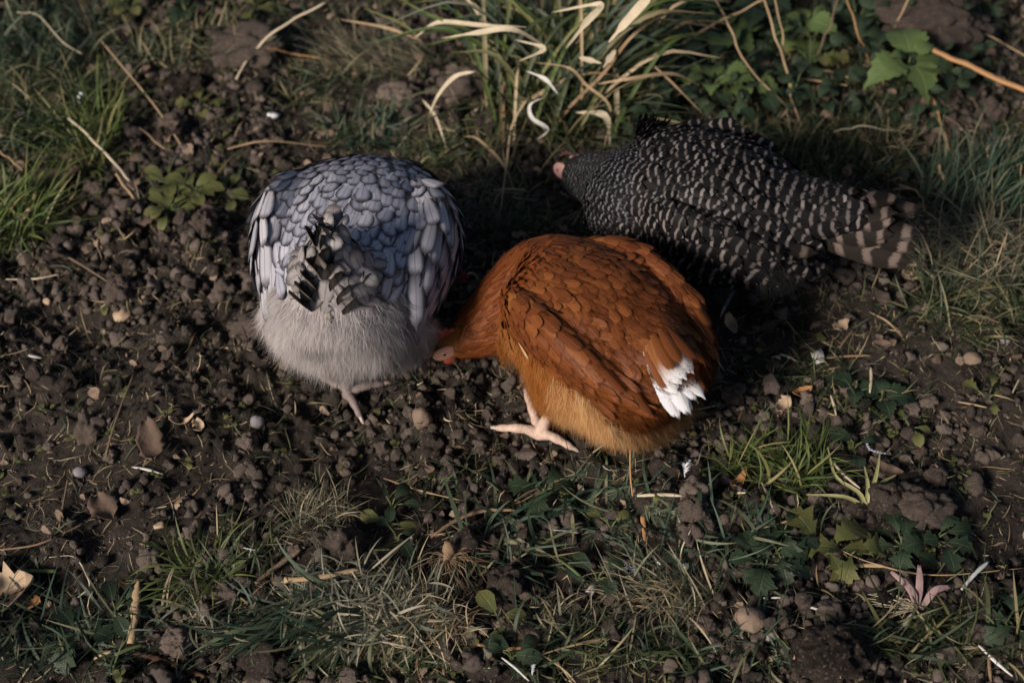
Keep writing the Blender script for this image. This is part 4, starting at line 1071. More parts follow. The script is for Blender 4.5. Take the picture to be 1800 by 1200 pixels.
for q in range(12):
    V, F = rough_lump(140 + q * 7, (1, random.uniform(.7, 1.1), random.uniform(.55, .85)), .8, random.choice((10, 18, 30)), 4)
    CL.append(mesh('soil_clod', V, F, None, M_CLOD, True, {'rnd': np.zeros(len(V))}))
cl_n = 0
while cl_n < 230:
    x, y = random.uniform(-.62, .62), random.uniform(-.42, .60)
    if abs(x) > .46 + .22 * (y + .4) or random.random() > float(soilm(np.array([x]), np.array([y]))[0]) + .06: continue
    if any((x - a) ** 2 + (y - b) ** 2 < .105 ** 2 for a, b in HULL): continue
    r_ = random.uniform(.0055, .0115) if random.random() < .75 else random.uniform(.011, .018)
    o = link('soil_clod', CL[cl_n % 12]); o.location = (x, y, gz(x, y) + r_ * .3); o.scale = (r_,) * 3; o.rotation_euler = (random.uniform(-.5, .5), random.uniform(-.5, .5), random.uniform(0, 6.28))
    mk_ = min(MARKS, key=lambda m_: (m_[0][0] - x) ** 2 + (m_[0][1] - y) ** 2)[1]
    tag(o, 'loose crumb of dark brown soil lying around ' + mk_, 'soil clod', 'loose clods around ' + mk_); cl_n += 1

def stone(px, py, r, material, label, name='stone', cat='stone', seed=0, sq=(1, .8, .65), rz=0.0, amt=.2, fine=.05, base=I3, group=None, sink=.35, tilt=0.0):
    p = G(px, py); V, F = rough_lump(seed, sq) if material is M_CLOD else lump(base, amt, seed, sq, fine)
    o = link(name, mesh(name, V * r, F, None, material, True, {'rnd': np.zeros(len(V))})); o.location = (p[0], p[1], p[2] + r * sq[2] * sink); o.rotation_euler = (tilt, 0, rz)
    tag(o, label, cat, group); return o
CLG, STG = 'larger clods of soil', 'small stones'
stone(217, 556, .0105, M_STONE_T, 'pale tan half shell-like stone on bare soil', seed=3, sq=(1, .9, .5), amt=.25, rz=.5, group=STG, sink=.6)
stone(454, 747, .0085, M_STONE, 'smooth lilac-grey pebble standing on the soil below the grey hen', 'pebble', 'pebble', 5, (.9, .7, 1.1), amt=.25, fine=.06, group=STG, sink=.6)
stone(437, 782, .013, M_CLOD, 'brown knobbly clod just below the lilac-grey pebble', 'soil_clod', 'soil clod', 6, (.9, .8, .9), fine=.25, group=CLG)
stone(742, 745, .0135, M_STONE_B, 'upright brown lump of earth between the two feet of the hens', 'earth_lump', 'earth lump', 7, (.75, .7, 1.15), fine=.18, group=CLG, sink=.6)
stone(208, 512, .017, M_CLOD, 'broad grey-brown clod above the pale tan stone', 'soil_clod', 'soil clod', 8, (1, .9, .7), fine=.28, group=CLG)
stone(338, 152, .020, M_CLOD, 'blurry pinkish brown clod among the grass behind the grey hen', 'soil_clod', 'soil clod', 9, (1.1, .9, .8), fine=.25, group=CLG)
stone(1318, 1092, .0145, M_STONE_B, 'rough rounded brown stone above the pale oval stone', seed=11, sq=(1, .85, .8), amt=.3, fine=.1, group=STG)
stone(1344, 1120, .0095, plain('stone_pale', (.40, .36, .31), .7, .3, .4, 120, .5), 'small pale oval stone below the rough brown stone', seed=12, sq=(1.25, .7, .5), rz=.3, group=STG)
stone(905, 1113, .020, M_STONE_B, 'angular brown stone with a white speck, half in the grass', seed=13, sq=(1.3, .8, .6), amt=.35, fine=.06, rz=-.3, group=STG)
stone(887, 1030, .020, M_CLOD, 'dark grey crumbly clod behind the angular brown stone', 'soil_clod', 'soil clod', 14, (1, .9, .8), fine=.25, group=CLG)
stone(470, 1165, .024, M_CLOD, 'light brown clod with roots at the lower edge of the dry grass clump', 'soil_clod', 'soil clod', 15, (1, .9, .75), fine=.3, group=CLG)
stone(312, 1130, .017, M_CLOD, 'rough clod beside the dark seed stem', 'soil_clod', 'soil clod', 16, (1, .9, .8), fine=.3, group=CLG)
stone(398, 1045, .016, M_CLOD, 'clod of several lumps beside the small green tuft', 'soil_clod', 'soil clod', 17, (1.1, .8, .7), fine=.35, group=CLG)
stone(1560, 888, .018, M_CLOD, 'round brown clod next to the pale-rooted uprooted sprout', 'soil_clod', 'soil clod', 18, (1, .9, .85), fine=.15, group=CLG)
stone(1612, 895, .030, M_CLOD, 'large low mound of brown earth by the uprooted sprout', 'earth_lump', 'earth lump', 19, (1.2, .9, .55), fine=.3, group=CLG)
stone(1462, 1160, .034, M_CLOD, 'largest clod at the bottom edge of the ground', 'earth_lump', 'earth lump', 20, (1.1, .9, .75), fine=.28, group=CLG)
stone(1742, 204, .020, M_CLOD, 'round blurry clod below the thick orange stem', 'soil_clod', 'soil clod', 21, (1, .9, .9), fine=.2, group=CLG)
stone(1720, 222, .016, M_CLOD, 'smaller clod touching the round one below the orange stem', 'soil_clod', 'soil clod', 22, (1, .9, .9), fine=.2, group=CLG)
stone(1668, 180, .017, M_CLOD, 'dark clod under the nettle leaf and orange stem', 'soil_clod', 'soil clod', 23, (1, .9, .8), fine=.2, group=CLG)
stone(1640, 45, .06, M_CLOD, 'big blurred heap of pinkish soil at the upper edge', 'earth_lump', 'earth lump', 24, (1.2, .9, .6), fine=.3, group=CLG)
stone(608, 965, .024, M_CLOD, 'steep clod with dry grass growing on its side', 'earth_lump', 'earth lump', 25, (.8, .8, 1.0), fine=.3, group=CLG)
stone(820, 160, .030, M_CLOD, 'brown blurred clod under the pale arching blade', 'soil_clod', 'soil clod', 26, (1.2, .9, .7), fine=.3, group=CLG)
stone(700, 175, .022, M_CLOD, 'pinkish clod in front of the fuzzy dry tuft', 'soil_clod', 'soil clod', 27, (1.2, .9, .7), fine=.3, group=CLG)
stone(430, 95, .040, M_CLOD, 'wide bare clod behind the pale leaning stem', 'earth_lump', 'earth lump', 28, (1.3, .9, .55), fine=.3, group=CLG)
stone(362, 415, .020, M_CLOD, 'tall dark clod standing left of the grey hen', 'soil_clod', 'soil clod', 29, (.7, .8, 1.25), fine=.25, group=CLG, sink=.6)
stone(455, 590, .030, M_CLOD, 'low clod touching the fluff of the grey hen', 'earth_lump', 'earth lump', 30, (1.1, .9, .55), fine=.3, group=CLG)
stone(1218, 902, .018, M_CLOD, 'dark clod below the white horizontal straw', 'soil_clod', 'soil clod', 31, (.9, .9, .8), fine=.3, group=CLG)
stone(1738, 1090, .015, M_CLOD, 'grey-brown clod near the pink bulb', 'soil_clod', 'soil clod', 32, (1, .9, .8), fine=.25, group=CLG)
stone(1235, 855, .014, M_CLOD, 'dark clod under the curled white feather', 'soil_clod', 'soil clod', 33, (1.1, .9, .7), fine=.2, group=CLG)
stone(1708, 632, .010, M_STONE_B, 'small round brown stone among grass on the dark soil', seed=34, group=STG)
stone(1766, 600, .006, M_STONE, 'tiny pale round pebble beside the dry yellow grass', 'pebble', 'pebble', 35, (1, .9, .9), amt=.1, fine=.01, group=STG, sink=.6)
stone(283, 927, .0065, M_STONE_T, 'small cream seed-like pebble on dark soil', 'pebble', 'pebble', 36, (1, .7, .7), amt=.35, fine=.1, group=STG, sink=.7)
stone(86, 532, .006, M_STONE_T, 'little pink pebble near the bent pale straw', 'pebble', 'pebble', 37, (1, .8, .7), amt=.35, fine=.15, group=STG, sink=.7)
stone(142, 833, .0075, M_STONE, 'small whitish pebble above the dead brown leaf', 'pebble', 'pebble', 38, (1, .8, .8), amt=.15, fine=.03, group=STG, sink=.7)
stone(149, 187, .0095, plain('white_bud', (.70, .72, .76), .6, .3, .15), 'blurred white bud among the tall dark grass', 'pebble', 'pebble', 39, (.8, .8, 1.1), amt=.1, group=STG, sink=1.2)
stone(480, 208, .007, plain('white_petal', (.74, .72, .72), .6, .3, .15), 'white crumpled speck on the blurred soil behind the grey hen', 'white_speck', 'speck', 40, (1.2, .8, .7), amt=.3, sink=.8)
stone(1230, 905, .008, M_CLOD, 'small crumb leaning on the dark clod by the white straw', 'soil_clod', 'soil clod', 41, group=CLG)

# ---- straws, stems and twigs, each lying where the photograph shows it
def stem(pts, r, material, label, name='straw', cat='straw', group='loose straws', sides=6, jitter=.05, flat=1.0, n=14, air=.002):
    P = []
    for q in pts:
        P.append(G(q[0], q[1], (q[2] if len(q) > 2 else air)))
    if name == 'dry_stalk':   # small kinks, as dead stalks have
        Q = spline(P, len(P) * 2 + 2); Q[1:-1] += RNG.normal(0, .0008, (len(Q) - 2, 3)); P = list(Q); n = 26
    c = P[0].copy(); P = [p - c for p in P]
    rr_ = [v * (.78 if name == 'straw' else .74 if name == 'dry_stalk' and max(r) < .004 else .95) for v in r]
    if name == 'straw': rr_ = [rr_[0] * .55] + [v * random.uniform(.85, 1.15) for v in np.repeat(rr_, 2)] + [rr_[-1] * .45]
    if len(P) == 2: P = [P[0], (P[0] + P[1]) / 2 + np.array([random.uniform(-.001, .001), random.uniform(-.001, .001), random.uniform(0, .0012)]), P[1]]
    V, F, uv = tube(P, rr_, n, sides, jitter * 2, flat * .75)
    b = MB(); b.add(V, F, uv); o = link(name, b.mesh(name, material)); o.location = c
    return tag(o, label, cat, group)
S_ = stem
S_([(232, 820), (286, 833)], [.0019, .0022, .0012], M_WHITE, 'thick white straw splinter on soil beneath the clods', flat=.5, air=.004)
S_([(431, 1004), (446, 952)], [.0013, .0012], M_WHITE, 'white straw standing crosswise in the small green tuft', air=.006)
S_([(428, 962), (452, 967)], [.0011, .0011], M_WHITE, 'short white bit crossing the white straw', air=.009)
S_([(716, 973), (726, 935)], [.0012, .0016], M_WHITE, 'short white quill left of the root clump', air=.006)
S_([(50, 624), (74, 629)], [.0026, .0022], M_WHITE, 'short white chip on soil near the dark hollow', flat=.5, air=.004)
S_([(100, 640), (123, 650)], [.0012, .0012], M_PALE, 'short pale straw right of the white chip', air=.004)
S_([(10, 491), (60, 490), (105, 482)], [.0014, .0019, .0013], M_PALE, 'bent pale straw lying above the soil by bright grass', air=.006)
S_([(80, 441), (120, 452), (190, 495)], [.0012, .0017, .0012], M_TWIG, 'brown curved stem leading to the broad clod', 'stem', 'dry stem', 'dry stems', air=.008)
S_([(235, 657), (205, 735), (186, 800)], [.0009, .0013, .0015], M_TWIG, 'long thin brown stem leaning over dark soil', 'stem', 'dry stem', 'dry stems', air=.010)
S_([(120, 840), (104, 928)], [.0012, .0014], M_TWIG, 'straight brown stem beside the dead brown leaf', 'stem', 'dry stem', 'dry stems', air=.005)
S_([(86, 979), (130, 978), (152, 1010), (156, 1032), (128, 1056)], [.0009, .0011, .0010], M_PALE, 'thin pale straw bent into a wide hook', air=.007, n=24)
S_([(0, 988), (30, 1012), (78, 1034)], [.0008, .0009], M_PALE, 'thin pale straw running past the curled leaf at the edge', air=.012)
S_([(0, 966), (70, 955), (150, 918)], [.0011, .0013, .0009], M_ROOT, 'long grey root lying above the hooked straw', 'root', 'root', 'loose roots', air=.006)
o = S_([(243, 1017), (238, 1065), (230, 1130)], [.0018, .0042, .0050, .0034], M_TAN, 'split weathered wood splinter lying upright on the dark soil', 'wood_splinter', 'wood splinter', None, 7, .22, .5, 16, .008)
S_([(202, 1150), (250, 1133)], [.0020, .0018], M_STEMG, 'pale green stalk at the foot of the wood splinter', 'stem', 'dry stem', 'dry stems', air=.006)
S_([(164, 1178 - 20), (196, 1166 - 22)], [.0024, .0022], M_TAN, 'short tan chip below the grey fern-like leaf', 'straw', flat=.6)
S_([(30, 1004), (98, 1003)], [.0020, .0024], M_STEMG, 'dark olive stalk cut off pale at one end', 'stem', 'dry stem', 'dry stems', air=.005)
S_([(235, 1145), (300, 1165), (360, 1188)], [.0022, .0030, .0032, .002], M_DARKSTEM, 'knobbly dark brown seed stem by the rough clod', 'seed_stem', 'seed stem', None, 8, .35, 1, 40, .004)
S_([(448, 1024), (500, 985), (528, 965)], [.0020, .0030, .0026], M_TWIG, 'grey-brown twig rising towards the dry grass clod', 'twig', 'twig', 'twigs', 7, .12, 1, 14, .010)
S_([(500, 1019), (560, 1014), (632, 1000)], [.0032, .0034, .0024], M_TAN, 'pale broken end of twig lying on the dry grass clump', 'twig', 'twig', 'twigs', 8, .10, 1, 14, .016)
S_([(674, 840), (740, 862), (812, 879)], [.0010, .0014, .0010], M_TAN, 'straight tan straw lying on the soil below the hollow', air=.010)
S_([(555, 873), (600, 876), (645, 908)], [.0006, .0009, .0006], M_TWIG, 'thin curved root arching over the soil below the hollow', 'root', 'root', 'loose roots', air=.014)
S_([(762, 940), (800, 915), (850, 897), (905, 896)], [.0018, .0022, .0015], M_ROOT, 'brown woody root running above the root clump', 'root', 'root', 'loose roots', 7, .15, 1, 18, .014)
S_([(905, 880), (948, 857)], [.0013, .0015], M_TWIG, 'thin brown twig pointing up from the woody root', 'twig', 'twig', 'twigs', air=.012)
S_([(1120, 871), (1200, 871)], [.0028, .0026], M_PALE, 'horizontal white straw tube below the red hen', air=.008)
S_([(1108, 770, .05), (1108, 830, .02), (1112, 872)], [.0007, .0010, .0009], M_ORANGE, 'thin brown stalk hanging upright under the red hen', 'stem', 'dry stem', 'dry stems', air=.006)
S_([(1130, 906), (1134, 950)], [.0026, .0030, .0015], M_ORANGE, 'short orange-brown stalk standing in the dark grass', 'stem', 'dry stem', 'dry stems', 6, .08, .5, 10, .008)
S_([(1370, 622), (1404, 636)], [.0016, .0026, .0014], M_PALE, 'cream straw end left of the folded white chip', flat=.6, air=.006)
S_([(1440, 630), (1532, 624)], [.0024, .0021], M_ROOT, 'grey straw lying flat beside the folded white chip', flat=.7, air=.006)
S_([(1531, 645), (1529, 690)], [.0020, .0020], M_PALE, 'upright cream straw between the dark nettle leaves', air=.012)
S_([(1460, 694), (1470, 730)], [.0018, .0022, .0012], M_PALE, 'upper pale straw of the crossing pair below the dark nettle leaves', air=.012)
S_([(1437, 720), (1472, 732), (1497, 752)], [.0012, .0020, .0010], M_TAN, 'tan straw of the crossing pair below the dark nettle leaves', air=.008)
S_([(1476, 611), (1500, 580)], [.0014, .0014], M_ROOT, 'grey thin straw leaning by the tan leaf scrap', air=.010)
S_([(1528, 548), (1560, 565), (1586, 592)], [.0012, .0018, .0009], M_TAN, 'brown straw on the dark soil by the dry yellow grass', air=.006)
S_([(1684, 706), (1735, 716)], [.0018, .0016], M_TAN, 'tan straw beside the fuzzy pale seed head', air=.006)
S_([(1780, 690), (1793, 665)], [.0012, .0012], M_PALE, 'small forked pale straw at the edge of the dark soil', air=.008)
S_([(1452, 797), (1480, 830), (1512, 858)], [.0016, .0021, .0019], M_PALE, 'cream straw leaning towards the uprooted sprout', air=.012)
S_([(1330, 930), (1385, 915), (1442, 893)], [.0012, .0017, .0015], M_TAN, 'long tan straw below the green grass tuft', air=.010)
S_([(1288, 866), (1316, 866)], [.0020, .0018], M_PALE, 'short white straw under the curled orange leaf', air=.004)
S_([(1338, 845), (1361, 898)], [.0014, .0026, .0016], M_PALE, 'pale dry blade standing in the green grass tuft', flat=.4, air=.012)
S_([(1472, 994), (1540, 993), (1600, 995)], [.0020, .0026, .0020], M_TAN, 'reddish brown stalk lying past the divided leaves', 'stem', 'dry stem', 'dry stems', air=.008)
S_([(1455, 955), (1530, 988), (1640, 1010), (1800, 998)], [.0007, .0011, .0008], M_TAN, 'very long thin straw crossing the soil to the picture edge', air=.012, n=24)
S_([(1690, 1036), (1714, 1008), (1738, 986)], [.0026, .0030, .0028], plain('pale_green_straw', (.55, .58, .54), .5, .35, .2), 'thick pale green straw standing on dark soil', flat=.6, air=.012)
S_([(1338, 1051), (1384, 1050)], [.0016, .0016], M_WHITE, 'short white straw level with the thin white sliver', air=.005)
S_([(1405, 1061), (1458, 1077)], [.0010, .0020, .0018], M_WHITE, 'white sliver of straw above the largest clod', flat=.5, air=.006)
S_([(1395, 1158), (1415, 1130), (1505, 1089)], [.0014, .0018, .0013], M_TAN, 'long tan straw bent over the largest clod', air=.014)
S_([(1447, 1080), (1462, 1140), (1478, 1192)], [.0008, .0011, .0008], M_PALE, 'thin straw running down over the largest clod', air=.016)
S_([(1720, 1133), (1748, 1160), (1780, 1188)], [.0020, .0024, .0018], M_WHITE, 'longer white straw in the grass at the lower corner', air=.014)
S_([(1738, 1142), (1742, 1198)], [.0018, .0020], M_ROOT, 'greyish straw crossing under the longer white straw', air=.006)
S_([(882, 1155), (930, 1196)], [.0013, .0017, .0012], M_WHITE, 'white straw leaning down at the lower edge', air=.012)
S_([(936, 1138), (990, 1175), (1012, 1199)], [.0010, .0015, .0012], M_TAN, 'tan straw next to the white one at the lower edge', air=.014)
S_([(925, 1158), (1000, 1135), (1070, 1120)], [.0010, .0014, .0022], M_TAN, 'straw with a white tip and knobbly seeds on it', air=.014)
S_([(840, 1132), (890, 1140), (960, 1131)], [.0015, .0022, .0012], M_ORANGE, 'twisted orange root lying above the lower grass', 'root', 'root', 'loose roots', air=.010)
S_([(973, 931), (1017, 936)], [.0008, .0016], M_WHITE, 'thin white quill in the dark grass below the red hen', air=.010)
S_([(1145, 974), (1162, 993)], [.0014, .0018], M_WHITE, 'tiny white quill above the white downy feather', air=.010)
S_([(886, 1002), (905, 985), (928, 970)], [.0014, .0018, .0014], M_PALE, 'pale straw crossing the bluish blade right of the roots', air=.012)
S_([(900, 975), (930, 1000), (955, 1010)], [.0016, .0018, .0022], M_ROOT, 'grey root with swollen tip right of the root clump', 'root', 'root', 'loose roots', air=.010)
S_([(984, 983), (1010, 1003), (1028, 1020)], [.0012, .0018, .0014], M_STEMG, 'olive stalk lying on the dark soil', 'stem', 'dry stem', 'dry stems', air=.008)
S_([(1248, 1190 - 340), (1262, 842)], [.0020, .0022], M_STEMG, 'green stub beside the curled white feather', 'stem', 'dry stem', 'dry stems', air=.008)
S_([(1195, 985), (1200, 960), (1215, 930)], [.0009, .0010], M_PALE, 'thin bent straw by the dark clod', air=.012)
# the dead stems at the back
DS = 'dead stems behind the barred hen'
D_ = lambda pts, r, m, lab: stem(pts, r, m, lab, 'dry_stalk', 'dry stalk', DS, 6, .06, 1, 20)
D_([(1640, 88, .06), (1710, 120, .055), (1830, 172, .05)], [.0042, .0045, .0045], M_ORANGE, 'thick orange stem, thickest of the dead stems')
D_([(1252, -10, .10), (1280, 40, .09), (1300, 90, .07), (1325, 130, .05), (1396, 200, .01)], [.0016, .0020, .0022, .0018], M_TAN, 'long tan stem bending down behind the barred hen')
D_([(1340, -10, .10), (1362, 60, .08), (1384, 120, .05), (1392, 170, .03), (1408, 222, .01)], [.0020, .0024, .0024, .002], M_TAN, 'forked tan stem running straight down beside the leafy weeds')
D_([(1360, -10, .10), (1374, 50, .08), (1378, 95, .06)], [.0014, .0016, .0016], M_TAN, 'side shoot close to the forked tan stem')
D_([(1478, -10, .09), (1455, 55, .06), (1432, 105, .02)], [.0014, .0018, .0012], M_TWIG, 'grey-brown stem leaning away from the nettle')
D_([(1485, -10, .09), (1510, 60, .06), (1528, 108, .02)], [.0012, .0018, .0012], M_ORANGE, 'reddish stem above the nettle')
D_([(1600, -10, .07), (1582, 30, .05), (1568, 60, .02)], [.0016, .0018, .0012], M_TAN, 'short tan stem above the heap of pinkish soil')
D_([(1405, 138, .02), (1450, 143, .02), (1490, 150, .02)], [.0016, .0020, .0012], M_TAN, 'lower of two stems lying flat to the nettle')
D_([(1432, 120, .025), (1470, 130, .025), (1502, 140, .02)], [.0012, .0020, .0018], M_TAN, 'upper of two stems lying flat to the nettle')
D_([(1637, 165, .02), (1655, 220, .015), (1668, 260, .01), (1682, 288, .006)], [.0013, .0016, .0012], M_ORANGE, 'thin reddish stem below the nettle and orange stem')
D_([(1648, 195, .012), (1690, 225, .012), (1722, 258, .01)], [.0012, .0014], M_TWIG, 'thin brown stem branching by the round blurry clods')
D_([(1702, 46, .03), (1750, 70, .03), (1805, 100, .03)], [.0014, .0016], M_TAN, 'tan stem lying above the thick orange one')
D_([(1200, 76, .06), (1270, 35, .08), (1350, -5, .10)], [.0022, .0026, .0022], M_TAN, 'tan stem slanting up from the big tussock')
D_([(1562, 195, .02), (1560, 250, .012)], [.0010, .0012], M_TAN, 'short straw hanging below the nettle leaves')
D_([(1466, 232, .03), (1520, 222, .035), (1600, 236, .01)], [.0011, .0014, .0009], M_PALE, 'arched pale straw over the fine grass behind the barred hen')
D_([(1796, 290, .05), (1794, 340, .02), (1788, 372, .006)], [.0010, .0012], M_TAN, 'upright straw in the grass at the picture edge')
D_([(1738, 285, .02), (1742, 255, .03), (1790, 237, .03)], [.0014, .0018, .0014], M_TAN, 'yellowish looped straw below the round clods')
D_([(1580, 325, .02), (1615, 340, .02), (1626, 372, .006)], [.0009, .0012], M_TAN, 'brown curved straw beyond the barred tail')
D_([(1652, 290, .03), (1662, 335, .015)], [.0022, .0036, .0012], M_TAN, 'flat tan blade standing beyond the barred tail')
D_([(415, 140, .01), (450, 85, .03), (500, 45, .06), (572, 5, .09)], [.0022, .0030, .0024], M_PALE, 'pale branching stem leaning over the blurred grass')
D_([(470, 85, .04), (520, 95, .03), (575, 104, .02)], [.0014, .0018, .0012], M_ORANGE, 'orange side branch of the pale leaning stem')
D_([(120, 208, .05), (165, 248, .045), (205, 292, .03), (228, 318, .02)], [.0020, .0026, .0022], M_PALE, 'upper part of the broken tan stem on the bright grass')
D_([(204, 305, .02), (225, 335, .012), (254, 372, .006)], [.0022, .0026, .0016], M_TAN, 'lower part of the broken tan stem on the bright grass')
D_([(178, 72, .05), (232, 136, .04), (290, 210, .02), (318, 255, .01)], [.0014, .0018, .0014], M_TAN, 'long thin stem slanting over the blurred soil')
D_([(245, 225, .015), (290, 262, .01)], [.0012, .0014], M_TAN, 'short stem parallel to the long slanting one')
D_([(30, 22, .06), (70, 30, .06), (110, 75, .05), (145, 95, .04)], [.0010, .0014], M_PALE, 'thin arched straw in the grass at the upper corner')
D_([(0, 265, .03), (40, 300, .02)], [.0014, .0014], M_TAN, 'tan straw in the dark grass at the picture edge')
D_([(35, 350, .01), (68, 372, .006)], [.0014, .0012], M_TAN, 'tan straw tip under the bright grass')
D_([(400, 262, .012), (470, 248, .02), (580, 258, .012)], [.0012, .0016, .0012], M_TAN, 'flat tan straw just behind the grey hen')

# ---- leaves, feathers, chips and other single finds
def curled_leaf(px, py, L, W, yaw, material, label, bend=.6, lift=.004, name='dead_leaf', cat='dead leaf', group='dead leaves', roll=.0, ragged=.10, fold=.25):
    c = G(px, py, lift); n, m = 11, 7; t = np.linspace(0, 1, n); v = np.linspace(-1, 1, m)
    w_ = np.sin(np.clip(t, .02, .99) ** .8 * PI) ** .7 * .5
    Tt, Vv = np.meshgrid(t, v, indexing='ij'); ed = 1 + ragged * RNG.normal(0, 1, Tt.shape) * (np.abs(Vv) > .6)
    x = Vv * w_[:, None] * W * ed; y = (Tt - .5) * L
    z = bend * L * .35 * (np.cos((Tt - .5) * PI) - .5) * -1 + fold * np.abs(x) + .05 * L * (vnoise(Tt * 4 + px, Vv * 2, 5) - .5) + .25 * W * (Vv ** 2) * vnoise(Tt * 3, Vv + py, 8)
    z -= z.min()
    V = np.stack([x, y, z], -1).reshape(-1, 3); i = np.arange(n - 1)[:, None] * m + np.arange(m - 1)[None]
    F = np.stack([i, i + 1, i + m + 1, i + m], -1).reshape(-1, 4)
    o = link(name, mesh(name, V, F, np.stack([(Vv + 1) / 2, Tt], -1).reshape(-1, 2), material)); o.location = c; o.rotation_euler = (0, roll, yaw - PI / 2)
    md = o.modifiers.new('thickness', 'SOLIDIFY'); md.thickness = .0004
    return tag(o, label, cat, group)
L_ = curled_leaf
L_(186, 898, .036, .030, -.9, M_DEAD, 'dull brown dead leaf lying flat on dark soil', .3, .006)
L_(20, 1045, .050, .042, .5, M_DEAD_P, 'large crumpled tan leaf at the picture edge', .6, .006, ragged=.2, fold=.4)
L_(52, 1060, .026, .018, -.2, M_DEAD_O, 'rusty torn leaf piece under the crumpled tan leaf', .5, .004, ragged=.2)
L_(322, 742, .026, .010, .2, M_DEAD_P, 'arched strip of dry leaf curling over a hole in the soil', 1.2, .006)
L_(350, 752, .017, .013, -1.1, M_DEAD_P, 'small cupped dry leaf beside the arched strip', 1.0, .006)
L_(1298, 848, .026, .011, .9, M_DEAD_O, 'curled orange leaf beside the green grass tuft', 1.2, .008)
L_(1555, 826, .036, .016, -.5, M_DEAD, 'grey-brown dry leaf by the small curved feather', .6, .008)
L_(1376, 716, .024, .016, .9, M_DEAD_P, 'pale crinkled leaf scrap on the shaded soil', .8, .006, ragged=.2)
L_(1478, 575, .022, .014, .7, M_DEAD_P, 'tan leaf scrap in the dark soil right of the red hen', .8, .005, ragged=.2)
L_(1410, 690, .024, .012, .4, M_DEAD_O, 'orange-brown leaf fragment in the shaded weeds', .6, .004)
L_(1550, 608, .022, .012, 0, M_DEAD, 'small brown leaf flat on the shaded soil', .3, .004)
L_(1443, 175, .030, .024, -1.2, M_DEAD, 'curled brown leaf in the gap among the leafy weeds', 1.0, .02, ragged=.2)
L_(104, 316, .055, .026, .3, M_DEAD, 'wide grey-brown leaf under the broken tan stem', .4, .01)
L_(40, 384, .026, .009, .9, M_DEAD_P, 'narrow pale leaf tip in the bright grass', .6, .02)
L_(248, 128, .026, .020, 0, M_DEAD, 'small purplish leaf in the blurred grass', .8, .01)
L_(268, 790, .055, .028, -1.25, M_DEAD, 'tall folded grey leaf sheath standing on the soil', .8, .012)
L_(1285, 573, .030, .013, -1.35, M_DEAD_P, 'pale pointed leaf standing just behind the red hen', .5, .012)
def chip(px, py, L, W, yaw, label, material=None, air=.006, tilt=.4):
    c = G(px, py, air); V = []
    P = [(-.5, 0, 0), (0, .02, .18), (.5, 0, 0)]
    V, F, uv = ribbon([np.array(q) * L for q in P], [W, W * 1.1, W * .8], 7, (0, 0, 1), .08)
    b = MB(); b.add(V, F, uv); o = link('white_chip', b.mesh('white_chip', material or M_WHITE, False)); o.location = c; o.rotation_euler = (tilt, 0, yaw)
    md = o.modifiers.new('thickness', 'SOLIDIFY'); md.thickness = .0008
    return tag(o, label, 'chip', 'pale chips')
chip(1438, 627, .018, .012, -1.4, 'folded white chip on the shaded soil, largest of the pale chips')
chip(1040, 1036, .013, .007, .9, 'small greenish white petal-like chip in the lower grass')
chip(1490, 455, .012, .006, -.2, 'tiny bluish white chip under the barred tail')
chip(1205, 1190 - 195, .009, .005, .3, 'tiny white chip near the lower dry tuft')
chip(1365, 985 - 355, .010, .005, .2, 'small cream chip left of the cream straw end', M_PALE)
def down_feather(px, py, L, yaw, label, spread=.5, air=.004, n=46, bow=.2, material=None):
    """a small shed feather: a bowed quill with barbs on both sides"""
    c = G(px, py, air); r = root('shed_feather', c, yaw); tag(r, label, 'feather', 'shed white feathers')
    q = spline([(0, 0, 0), (L * .5, L * bow, L * .15), (L, 0, L * .12)], 12); b = MB()
    V, F, uv = tube(q, [.0006, .0004, .0002], 12, 5); b.add(V, F, uv); link('quill', b.mesh('quill', material or M_DOWNW), r)
    b = MB()
    for k in range(n):
        f = random.uniform(.2, 1); p = q[min(11, int(f * 11))]; a = random.choice((-1, 1)) * random.uniform(.35, .8); l = L * spread * random.uniform(.3, .7) * math.sin(min(1, f + .1) * PI * .8 + .3)
        e = p + np.array([math.cos(a), math.sin(a), .35 * random.random()]) * abs(l)
        V, F, uv = ribbon([p, (p + e) / 2 + np.array([0, 0, .001]), e], [.0010, .0009, .0002], 4); b.add(V, F, uv)
    o = link('barbs', b.mesh('barbs', material or M_DOWNW), r); tag(o, kind='stuff')
    return r
down_feather(1204, 838, .020, 1.2, 'curled white downy feather below the red hen', .7)
down_feather(1142, 1012, .030, 2.6, 'white downy feather tuft in the lower grass', .35)
down_feather(1520, 768, .032, -.9, 'slim bluish feather curved like a sickle', .18, .008, 30, -.35, plain('blue_feather', (.45, .45, .62), .6, .3, .2))
down_feather(936, 1188, .016, 1.2, 'pale bluish feather tip at the lower edge', .4)

def clover(px, py):
    c = G(px, py, .03); r = root('clover_head', G(px, py)); tag(r, 'dark pink clover head on a pale stem between grey and red hens', 'clover flower')
    b0 = G(px, py); d = c - b0
    V, F, uv = tube([np.array([.028, -.022, .0]), np.array([.014, -.010, .018]), d], [.0014, .0013, .0012], 10, 6); b = MB(); b.add(V, F, uv); link('stem', b.mesh('stem', M_PALE), r)
    b = MB()
    for q in range(60):
        u = norm(RNG.normal(0, 1, 3)); u[2] = abs(u[2]) - .3; u = norm(u)
        V, F, uv = tube([d, d + u * .005, d + u * .0085 + np.array([0, 0, .001])], [.0012, .0013, .0003], 5, 4); b.add(V, F, uv)
    o = link('florets', b.mesh('florets', M_CLOVER), r); tag(o, kind='stuff')
clover(812, 488)

